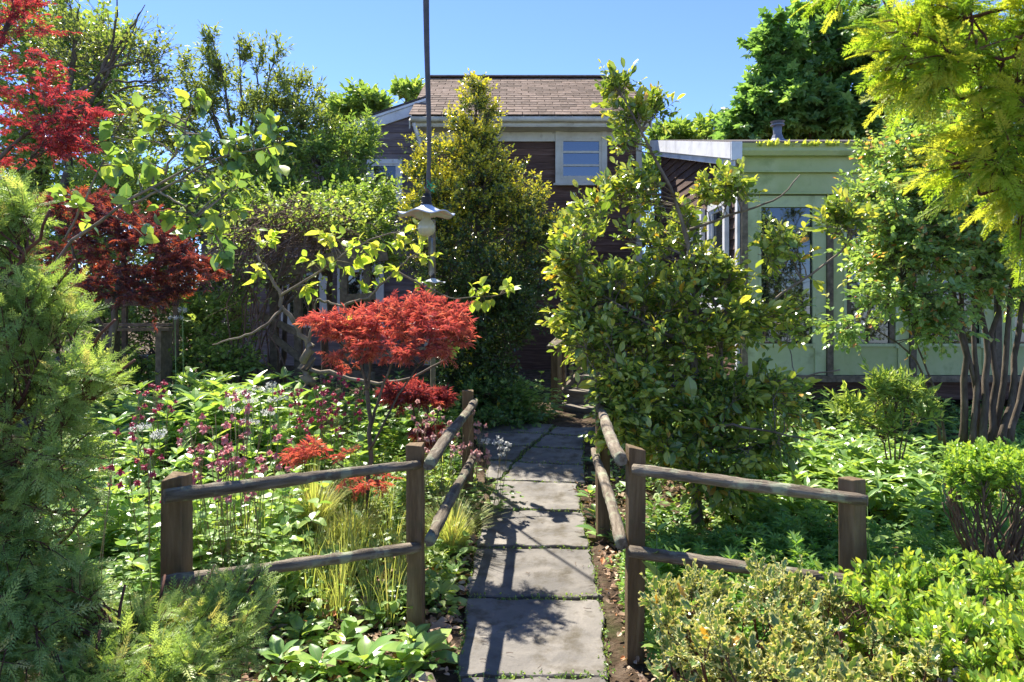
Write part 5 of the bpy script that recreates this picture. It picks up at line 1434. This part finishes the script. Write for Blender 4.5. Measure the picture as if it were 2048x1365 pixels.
def place(name, protos, pts, label, cat, group, smin=0.8, smax=1.2, zoff=0.0):
    for p in pts:
        k = int(RNG.integers(len(protos)))
        o = thing(name, (p[0], p[1], float(gz(p[0], p[1])) + zoff), label(p) if callable(label) else label, cat, group, RNG.random() * 6.3)
        s_ = RNG.uniform(smin, smax)
        o.scale = (s_, s_, s_)
        link('stems', protos[k][0], o); link('foliage', protos[k][1], o)

def scatter(n, px0, px1, d0, d1, mind=0.0):
    out = []
    tries = 0
    while len(out) < n and tries < n * 40:
        tries += 1
        d_ = RNG.uniform(d0, d1); x = (RNG.uniform(px0, px1) - 1024) / FPX * d_
        if all((x - q[0]) ** 2 + (d_ - q[1]) ** 2 > mind * mind for q in out):
            out.append((x, d_))
    return out

hp = [proto('h', 7, 0.60, 4, 6, LANCE, 0.19, M['l_peren'], spread=0.16, lean=0.35, t=0.45, leafup=0.15, first=0.45, r=0.004) for _ in range(3)]
place('whorled_perennial', hp, scatter(34, 240, 600, 5.2, 6.9, 0.22), 'leafy perennial with whorled lance leaves in the bed left of the young tree', 'perennial', 'whorled perennials in the left bed', 0.8, 1.25)
bp_ = [proto('b', 9, 0.50, 5, 3, OVATE, 0.10, M['l_peren'], spread=0.15, lean=0.4, t=0.5, leafup=0.2, first=0.25, r=0.003) for _ in range(3)]
place('leafy_perennial', bp_, scatter(30, 150, 560, 3.5, 5.6, 0.22) + scatter(8, 560, 720, 5.0, 5.8, 0.22), 'green leafy perennial among the columbines behind the left fence', 'perennial', 'leafy perennials behind the left fence', 0.7, 1.1)
place('leafy_perennial', bp_, scatter(22, 560, 900, 6.2, 8.2, 0.25) + scatter(22, 170, 480, 6.9, 8.2, 0.25), 'green leafy perennial in the shade at the back of the left bed', 'perennial', 'leafy perennials under the trellis', 0.7, 1.2)
mp_ = [proto('m', 9, 0.30, 7, 3, PALM5, 0.058, M['l_mum'], spread=0.13, lean=0.35, t=0.45, leafup=0.25, first=0.15, r=0.0022, taper=0.1) for _ in range(3)]
place('cut_leaf_perennial', mp_, scatter(40, 1290, 1700, 3.15, 4.4, 0.15), 'low cut leaved green plant behind the right fence rails', 'perennial', 'cut leaved plants behind the right fence', 0.8, 1.2)
place('cut_leaf_perennial', mp_, scatter(16, 1720, 1930, 3.0, 4.0, 0.15), 'low cut leaved green plant beside the flat topped boxwood', 'perennial', 'cut leaved plants by the boxwood', 0.8, 1.2)
wp_ = [proto('w', 6, 0.34, 3, 6, LANCE, 0.15, M['l_peren'], spread=0.14, lean=0.4, t=0.4, leafup=0.1, first=0.6, r=0.003) for _ in range(2)]
place('woodland_plant', wp_, scatter(26, 1480, 1900, 4.4, 6.2, 0.22), 'whorled woodland plant in the shade below the garden room', 'perennial', 'woodland plants before the garden room', 0.8, 1.3)
place('woodland_plant', bp_, scatter(20, 1300, 1900, 5.0, 7.6, 0.3), 'bushy leafy plant in the shade below the garden room', 'perennial', 'bushy plants before the garden room', 0.7, 1.0)
place('leafy_perennial', bp_, scatter(9, 1000, 1110, 7.9, 8.7, 0.2) + scatter(6, 1130, 1230, 9.6, 10.6, 0.3), 'leafy perennial growing round the newel post of the steps', 'perennial', 'leafy perennials by the steps', 0.6, 1.0)

# willowy shrub before the garden room and iris clumps
d = 5.0
plant('willowy_shrub', 'slim upright shrub with narrow pale leaves before the garden room', 'shrub', on_ground(1790, d),
      [(trunk_line((1790 + a, 920, d), (1790 + a * 2, 850, d), (1790 + a * 3.2, 790, d)), 0.006, 0.003) for a in (-16, -8, 0, 8, 15)],
      ell((1760, 800, d, 22, 26, .1, 10), (1800, 800, d, 24, 26, .1, 12), (1835, 830, d, 18, 26, .1, 8), (1780, 850, d, 36, 24, .12, 12), (1700, 835, d - .1, 26, 22, .1, 7)), NARROW, M['l_light'], M['twig'], size=0.075, twigs=4, per=8, tl=0.16, up=1.2, droop=0.0, tmean=0.6, leafname='foliage', woodname='stems', twig_r=0.0015)

def blades(geo, base, n, h, spread, lean, width, seg=4, tm=0.5, tsd=0.2, radius=0.05):
    a = RNG.random(n) * 2 * np.pi
    q = RNG.random(n) ** 0.6
    D = np.stack([np.cos(a), np.sin(a), np.zeros(n)], 1)
    hh = h * RNG.uniform(0.55, 1.1, n)
    B = np.asarray(base)[None] + D * (radius * q)[:, None]
    u = np.linspace(0, 1, seg + 1)
    out_ = (spread * q * hh)[:, None] * (0.35 * u + 0.65 * u ** 2.2)[None]
    P = B[:, None] + D[:, None] * out_[..., None]
    P[:, :, 2] += hh[:, None] * (u - lean * (q[:, None]) * u ** 2.5)
    side = np.stack([-np.sin(a), np.cos(a), np.zeros(n)], 1) * np.cos(RNG.normal(size=n) * 0.6)[:, None]
    wv = width * (1 - u ** 1.6) * 0.5 + 0.0006
    V = np.stack([P - side[:, None] * wv[None, :, None], P + side[:, None] * wv[None, :, None]], 2).reshape(n, -1, 3)
    k = np.arange(seg)[:, None] * 2
    F = np.concatenate([k, k + 1, k + 3, k + 2], 1)
    F = (F[None] + (np.arange(n) * 2 * (seg + 1))[:, None, None]).reshape(-1, 4)
    t = np.clip(tm + tsd * RNG.normal(size=n), 0, 1)
    geo.add(V.reshape(-1, 3), F, np.repeat(t, 2 * (seg + 1)))

for px, d_, h_, lb in ((628, 4.55, 0.50, 'fountain grass tuft with tan edges below the scarlet maple'), (903, 4.5, 0.42, 'yellow green grass tuft beside the left path fence'), (700, 4.4, 0.3, 'small pale grass tuft right of the tan fountain grass')):
    b_ = on_ground(px, d_)
    o = thing('grass_clump', b_, lb, 'grass tuft', 'grass tufts in the left bed')
    g_ = Geo(); blades(g_, b_, 520, h_, 0.75, 0.35, 0.006, tm=0.6, tsd=0.22, radius=0.07)
    part('blades', g_, M['l_grass'], o)
for px, d_, h_, lb in ((1905, 4.7, 0.5, 'leftmost'), (1945, 4.9, 0.55, 'tallest'), (2010, 4.6, 0.42, 'rightmost')):
    b_ = on_ground(px, d_)
    o = thing('iris_clump', b_, lb + ' of the three sword leaved irises at the multi stemmed shrub', 'iris', 'irises by the grey trunks')
    g_ = Geo(); blades(g_, b_, 16, h_, 0.45, 0.12, 0.034, seg=6, tm=0.5, radius=0.05)
    part('blades', g_, M['l_iris'], o)

# ---- columbines
def flower_mesh(mat):
    g_ = Geo()
    for k in range(5):
        a = 2 * math.pi * k / 5
        D = np.array([math.cos(a), math.sin(a), 0])
        g_.leaves(OVATE, [D * 0.10], [D * 0.85 + [0, 0, -0.45]], [D * 0.5 + np.array([0, 0, 1])], [0.75], [0.35 + 0.1 * (k % 2)])
        a2 = a + math.pi / 5
        D2 = np.array([math.cos(a2), math.sin(a2), 0])
        g_.leaves(OVATE, [D2 * 0.12], [D2 * 0.22 + [0, 0, -1]], [D2], [0.7], [0.85])
        g_.tubes(polyl([D2 * 0.16 + [0, 0, 0.0], D2 * 0.2 + [0, 0, 0.3], D2 * 0.08 + [0, 0, 0.55]], 4), np.array([0.11, 0.07, 0.04, 0.02]), 5, t=0.3)
    g_.tubes(np.array([[0, 0, -0.5], [0, 0, -0.9]]), np.array([0.06, 0.03]), 5, t=0.9)
    return g_.mesh('flower', mat)
FM = {k: flower_mesh(M[k]) for k in ('f_pink', 'f_mag', 'f_pale', 'f_white')}

def columbine_proto(h, nst):
    gs, gl = Geo(), Geo()
    tips = []
    for k in range(nst):
        a = RNG.random() * 6.3
        dv = nrm(np.array([math.cos(a) * 0.14, math.sin(a) * 0.14, 1]))
        hh = h * RNG.uniform(0.8, 1.05)
        P = polyl([np.zeros(3) - [0, 0, .02], dv * hh * 0.5 + RNG.normal(size=3) * 0.02, dv * hh], 7)
        gs.tubes(P, np.linspace(0.0035, 0.0018, 7), 5, t=0.5)
        for j in range(3):
            b_ = RNG.random() * 6.3
            o_ = np.array([math.cos(b_), math.sin(b_), 0]) * RNG.uniform(0.03, 0.085)
            s = P[4 + j % 3 - (1 if j == 2 else 0)]
            e = P[-1] + o_ + [0, 0, RNG.uniform(-0.13, 0.05)]
            Q = polyl([s, (s + e) / 2 + [0, 0, 0.06], e + [0, 0, 0.025], e], 7)
            gs.tubes(Q, np.full(7, 0.0013), 4, t=0.4)
            tips.append(e)
    for k in range(26):
        a = RNG.random() * 6.3; r_ = RNG.uniform(0.03, 0.17)
        p = np.array([math.cos(a) * r_, math.sin(a) * r_, RNG.uniform(0.05, h * 0.4)])
        gs.tubes(polyl([np.zeros(3), p * [0.6, 0.6, 0.7], p], 4), np.full(4, 0.0012), 3, t=0.5, cap=False)
        for q_ in (-0.9, 0, 0.9):
            A = np.array([math.cos(a + q_), math.sin(a + q_), 0.1])
            gl.leaves(OVATE, [p], [A], [np.array([0, 0, 1]) + RNG.normal(size=3) * 0.3], [0.042], [RNG.uniform(0.2, 0.8)])
    return gs.mesh('stems', M['stem_red'], smooth_shade=True), gl.mesh('foliage', M['l_ground']), tips
CP = [columbine_proto(1.0, 2), columbine_proto(1.0, 3), columbine_proto(1.0, 2)]
def columbines(pts, hgt, fm, fs, label, group):
    for q0, (px, py, d_) in enumerate(sorted(pts)):
        tp_ = at(px, py, d_)
        zb = float(gz(tp_[0], d_))
        st_, lf_, tips = CP[int(RNG.integers(3))]
        o = thing('columbine', (tp_[0], d_, zb), label + ', ' + ORD[q0] + ' from the left', 'columbine', group, RNG.random() * 6.3)
        s_ = max(0.3, (tp_[2] - zb) / 0.97)
        link('stems', st_, o).scale = (s_, s_, s_)
        link('foliage', lf_, o).scale = (1, 1, s_)
        for t_ in tips:
            f = link('flower', FM[fm], o, tuple(t_ * s_), (R(RNG.normal() * 28), R(RNG.normal() * 28), RNG.random() * 6.3))
            q_ = fs * RNG.uniform(0.85, 1.2)
            f.scale = (q_, q_, q_)
columbines([(455, 800, 3.75), (480, 830, 3.7), (430, 850, 3.7), (410, 870, 3.8), (500, 860, 3.65), (465, 870, 3.6), (440, 905, 3.6), (520, 895, 3.7), (490, 925, 3.55), (460, 935, 3.5), (540, 945, 3.6), (415, 940, 3.5)], 1, 'f_pink', 0.030,
           'soft pink columbine behind the left fence', 'pink columbines')
columbines([(660, 760, 5.3), (690, 765, 5.3), (640, 780, 5.2), (610, 790, 5.2), (670, 790, 5.2), (595, 805, 5.1), (625, 820, 5.1), (655, 825, 5.1), (700, 805, 5.2), (575, 790, 5.3), (680, 840, 5.0), (640, 845, 5.0), (310, 790, 5.0), (330, 775, 5.2), (305, 820, 4.9), (290, 920, 3.5), (310, 945, 3.3), (200, 960, 3.1), (170, 900, 3.2)], 1, 'f_mag', 0.028,
           'dark magenta columbine in the left bed', 'magenta columbines')
columbines([(870, 825, 5.0), (895, 828, 5.0), (915, 835, 4.9), (850, 850, 4.9), (900, 860, 4.8), (945, 855, 5.3), (880, 880, 4.7), (835, 860, 4.9), (960, 905, 5.1), (950, 895, 5.2)], 1, 'f_pale', 0.031,
           'pale salmon columbine by the far left post', 'pale pink columbines')
columbines([(985, 885, 5.3), (1000, 880, 5.4)], 1, 'f_white', 0.030, 'white columbine at the path edge', 'white columbines')

# white flower heads over the perennials
def white_head():
    g_ = Geo()
    n = 70
    P = nrm(RNG.normal(size=(n, 3)) * [1, 1, 0.5]) * [0.032, 0.032, 0.016]
    g_.leaves(SMALL, P, P + [0, 0, 0.02], RNG.normal(size=(n, 3)), np.full(n, 0.015), RNG.random(n))
    return g_.mesh('flower_head', M['f_white'])
WH = white_head()
gs = Geo(); gs.tubes(np.array([[0, 0, 0], [0.01, 0, 0.5], [0, 0, 1.0]]), np.array([0.006, 0.005, 0.004]), 5)
WS = gs.mesh('stems', M['stem'], smooth_shade=True)
for px, py, d_ in sorted([(490, 790, 5.4), (520, 780, 5.5), (545, 770, 5.6), (505, 810, 5.2), (555, 800, 5.3), (470, 815, 5.1), (275, 855, 4.4), (500, 835, 4.9), (540, 820, 5.1), (300, 865, 4.3), (365, 620, 6.8), (350, 640, 6.7)]):
    wk = globals().get('wk', -1) + 1
    p = at(px, py, d_); zb = float(gz(p[0], d_))
    o = thing('white_flower', (p[0], d_, zb), 'white flower heads among the left bed perennials, ' + ORD[wk] + ' from the left', 'flower', 'white flower heads in the left bed')
    h_ = max(0.1, p[2] - zb)
    link('stems', WS, o).scale = (1, 1, h_)
    for k in range(2):
        f = link('flower_head', WH, o, (RNG.normal() * 0.035, RNG.normal() * 0.035, h_ + RNG.normal() * 0.02), (0, 0, RNG.random() * 6))

# ---- broad leaved rosettes along the path, each leaf its own piece
RL = leaf_meshes(ovate(w=0.27, peak=0.5, fold=0.10, curl=0.32, n=6, wave=0.008), M['l_peren'], 4, 0.3, 0.95)
def rosette(px, py, size, n, label, group, upv=0.75):
    k_ = sum(1 for o in bpy.data.objects if o.get('group') == group)
    label = label + ', ' + ORD[k_] + ' counting away from the camera'
    b_ = ground_at(px, py)
    o = thing('broadleaf_rosette', b_, label, 'plant', group)
    P, A, N, S = [], [], [], []
    for k in range(n):
        a = 2.4 * k + RNG.normal() * 0.25
        v = k / n
        D = np.array([math.cos(a), math.sin(a), 0])
        P.append(b_ + D * 0.01 + [0, 0, 0.01 + 0.06 * v])
        A.append(D + [0, 0, upv * (0.3 + 1.4 * v)]); N.append(-D * 0.5 + [0, 0, 1]); S.append(size * (1.0 - 0.4 * v) * math.exp(0.15 * RNG.normal()))
    leaf_objs(o, P, A, N, S, RL)
LG = 'broad leaved rosettes on the left of the path'
for px, py, sz in sorted(((842, 1330, .20), (800, 1350, .17), (825, 1300, .15), (730, 1345, .17), (690, 1300, .14), (640, 1350, .16), (600, 1290, .13), (560, 1340, .15), (880, 1215, .15), (905, 1165, .14), (885, 1130, .15), (915, 1110, .13), (870, 1180, .13), (750, 1250, .12), (690, 1220, .12), (930, 1050, .12), (940, 1020, .12), (790, 1210, .13)), key=lambda q: -q[1]):
    rosette(px, py, sz, 9, 'broad leaved rosette left of the path', LG)
RG = 'broad leaved rosettes on the right of the path'
for px, py, sz in sorted(((1200, 1080, .15), (1215, 1050, .14), (1190, 1040, .13), (1180, 1000, .13), (1225, 1090, .12), (1195, 970, .13), (1335, 1240, .13), (1320, 1190, .13), (1310, 1130, .13), (1190, 930, .14), (1205, 900, .14)), key=lambda q: -q[1]):
    rosette(px, py, sz, 9, 'broad leaved rosette right of the path', RG)
gs_, gl_ = proto('st', 1, 0.62, 7, 2, LANCE, 0.13, M['l_peren'], spread=0.0, lean=0.0, t=0.6, leafup=0.5, first=0.1, r=0.004)
for px, d_ in ((1335, 2.95), (1770, 3.2)):
    p = on_ground(px, d_)
    o = thing('tall_weed', p, 'single tall leafy stalk between the right near post and the variegated holly' if px < 1500 else 'single tall leafy stalk right of the outer right fence post', 'weed')
    link('stems', gs_, o); link('foliage', gl_, o)

# ================================================================== STUFF: ground cover, grass, litter, moss
def in_path(x, y):
    return np.abs(x - 0.115 - 0.035 * (y - 3)) < 0.40 + 0.35 * (y > 6.2)

def cover(n, x0, x1, y0, y1, h, nl, ls, tm, ltpl, geo, dens=None, tsd=0.2):
    x = RNG.uniform(x0, x1, n * 3); y = RNG.uniform(y0, y1, n * 3)
    keep = ~in_path(x, y)
    if dens is not None:
        keep &= RNG.random(len(x)) < dens(x, y)
    x, y = x[keep][:n], y[keep][:n]
    n = len(x)
    B = np.stack([x, y, gz(x, y)], 1)
    hh = h * RNG.uniform(0.4, 1.2, n)
    a = RNG.random((n, nl)) * 2 * np.pi
    v = RNG.random((n, nl))
    P = B[:, None] + np.stack([np.cos(a) * 0.4, np.sin(a) * 0.4, np.ones_like(a)], -1) * (hh[:, None] * v * 0.9)[..., None]
    A = np.stack([np.cos(a), np.sin(a), 0.5 * RNG.normal(size=a.shape) * 0.6 + 0.2], -1)
    N = np.array([0, 0, 1.0]) + RNG.normal(size=(n, nl, 3)) * 0.35
    S = ls * np.exp(0.3 * RNG.normal(size=(n, nl)))
    t = np.clip(tm + tsd * RNG.normal(size=(n, 1)) + 0.12 * RNG.normal(size=(n, nl)), 0, 0.99)
    geo.leaves(ltpl, P.reshape(-1, 3), A.reshape(-1, 3), N.reshape(-1, 3), S.ravel(), t.ravel())

patch = lambda sx, sy, ph, lo: (lambda x, y: np.clip(0.5 + 0.5 * np.sin(x * sx + ph) * np.cos(y * sy + ph * 2) + lo, 0.04, 1))
g_ = Geo()
cover(2600, -3.2, -0.35, 3.3, 6.2, 0.20, 14, 0.045, 0.5, OVATE, g_, lambda x, y: np.where(x > -1.35 + 0.12 * (4.5 - y), np.where(y < 4.9, 0.22, 0.5), 0.9))
cover(1500, -4.5, -0.4, 6.0, 9.0, 0.28, 12, 0.06, 0.45, SMALL, g_)
cover(520, -1.9, -0.35, 2.2, 3.4, 0.07, 8, 0.028, 0.55, OVATE, g_, patch(4, 5, 1, -0.15))
tag(link('ground_cover', g_.mesh('ground_cover', M['l_ground'])), 'mixed low green leaves covering the left bed', 'ground cover', None, 'stuff')
g_ = Geo()
cover(1500, 0.75, 3.6, 3.0, 5.2, 0.12, 10, 0.038, 0.42, OVATE, g_, patch(3, 4, 2, 0.0))
cover(1500, 0.8, 6.0, 5.0, 8.4, 0.22, 11, 0.055, 0.35, SMALL, g_)
cover(350, 0.62, 1.0, 2.4, 4.6, 0.06, 7, 0.026, 0.6, OVATE, g_, patch(6, 4, 0, -0.2))
cover(700, 0.4, 2.2, 7.5, 9.6, 0.2, 10, 0.05, 0.4, SMALL, g_)
tag(link('ground_cover', g_.mesh('ground_cover', M['l_ground'])), 'mixed low green leaves covering the right bed', 'ground cover', None, 'stuff')
# pale sedge in the middle of the left bed
g_ = Geo()
for k in range(130):
    d_ = RNG.uniform(4.6, 7.2); b_ = on_ground(RNG.uniform(600, 900), d_)
    if in_path(b_[0], b_[1]): continue
    blades(g_, b_, 26, RNG.uniform(0.16, 0.32), 0.9, 0.4, 0.008, tm=0.45, tsd=0.18, radius=0.07)
for k in range(70):
    d_ = RNG.uniform(3.5, 4.6); b_ = on_ground(RNG.uniform(420, 830), d_)
    blades(g_, b_, 18, RNG.uniform(0.2, 0.5), 0.4, 0.2, 0.006, tm=0.5, tsd=0.2, radius=0.05)
tag(link('grass', g_.mesh('grass', M['l_grass'])), 'pale yellow green sedge and grass around the scarlet maple', 'grass', None, 'stuff')
# dead leaves
g_ = Geo()
def litter(n, x0, x1, y0, y1, dens=None, ls=0.04):
    x = RNG.uniform(x0, x1, n); y = RNG.uniform(y0, y1, n)
    k = ~in_path(x, y) | (RNG.random(n) < 0.05)
    if dens is not None: k &= RNG.random(n) < dens(x, y)
    x, y = x[k], y[k]; n = len(x)
    a = RNG.random(n) * 6.3
    P = np.stack([x, y, gz(x, y) + RNG.uniform(0.004, 0.02, n) + 0.022 * in_path(x, y)], 1)
    A = np.stack([np.cos(a), np.sin(a), RNG.normal(size=n) * 0.25], 1)
    g_.leaves(ovate(w=0.3, peak=0.45, fold=0.16, curl=-0.25, n=3, wave=0.03), P, A, np.array([0, 0, 1]) + RNG.normal(size=(n, 3)) * 0.35, ls * np.exp(0.35 * RNG.normal(size=n)), np.clip(0.5 + 0.28 * RNG.normal(size=n), 0, 1))
litter(3600, -1.9, -0.25, 2.0, 4.8)
litter(1500, 0.5, 1.0, 2.2, 6.5, ls=0.032)
litter(2200, 0.9, 3.6, 2.8, 6.0)
litter(900, -2.6, -0.4, 4.8, 7.0)
tag(link('leaf_litter', g_.mesh('leaf_litter', M['litter'])), 'brown dead leaves scattered over the soil', 'dead leaves', None, 'stuff')
# twigs and crumbs on the soil beside the path
g_ = Geo()
n = 420
x = np.where(RNG.random(n) < 0.5, RNG.uniform(0.44, 0.75, n), RNG.uniform(-0.7, 0.45, n)); y = RNG.uniform(2.3, 6.0, n)
a = RNG.random(n) * 6.3; L = RNG.uniform(0.015, 0.06, n)
P0 = np.stack([x, y, gz(x, y) + 0.008 + 0.026 * in_path(x, y)], 1)
P1 = P0 + np.stack([np.cos(a) * L, np.sin(a) * L, RNG.uniform(0, 0.006, n)], 1)
k = ~in_path(x, y) | (RNG.random(n) < 0.2)
g_.tubes(np.stack([P0, (P0 + P1) / 2 + RNG.normal(size=(n, 3)) * [0.004, 0.004, 0], P1], 1)[k], np.full((int(k.sum()), 3), 0.0016), 4)
tag(link('twig_litter', g_.mesh('twig_litter', M['twig'])), 'small broken twigs lying on the path and soil', 'twigs', None, 'stuff')
# moss and seedlings in the joints of the path
g_ = Geo()
for st in STONES:
    Q = np.array([ground_at(*p) for p in st])
    for i in range(4):
        a_, b_ = Q[i], Q[(i + 1) % 4]
        n = int(60 * np.linalg.norm(b_ - a_))
        u = RNG.random(n)[:, None]
        P = a_ + (b_ - a_) * u + RNG.normal(size=(n, 3)) * [0.012, 0.012, 0]
        P = np.repeat(P, 5, 0)
        P[:, 2] = gz(P[:, 0], P[:, 1]) + RNG.uniform(0.0, 0.03, len(P))
        A = RNG.normal(size=P.shape) + [0, 0, 0.6]
        g_.leaves(SMALL, P, A, np.array([0, 0, 1]) + RNG.normal(size=P.shape) * 0.4, RNG.uniform(0.008, 0.02, len(P)), np.clip(RNG.normal(0.5, 0.2, len(P)), 0, 1))
tag(link('moss', g_.mesh('moss', M['l_ground'])), 'moss and seedlings in the joints between the flagstones', 'moss', None, 'stuff')
# seedlings along the garden room gutter
g_ = Geo()
for k in range(46):
    px = RNG.uniform(1520, 1790); b_ = at(px, 293, CY - 0.24)
    n = 9
    A = RNG.normal(size=(n, 3)) * [0.6, 0.5, 0.2] + [0, 0, 0.9]
    g_.leaves(LANCE, np.repeat([b_ + RNG.normal(size=3) * [0.02, 0.02, 0]], n, 0), A, RNG.normal(size=(n, 3)), np.full(n, 0.075) * RNG.uniform(0.6, 1.3, n), RNG.uniform(0.5, 1, n))
tag(link('gutter_seedlings', g_.mesh('gutter_seedlings', M['l_lime'])), 'row of light green seedlings sprouting from the garden room gutter', 'seedlings', None, 'stuff')
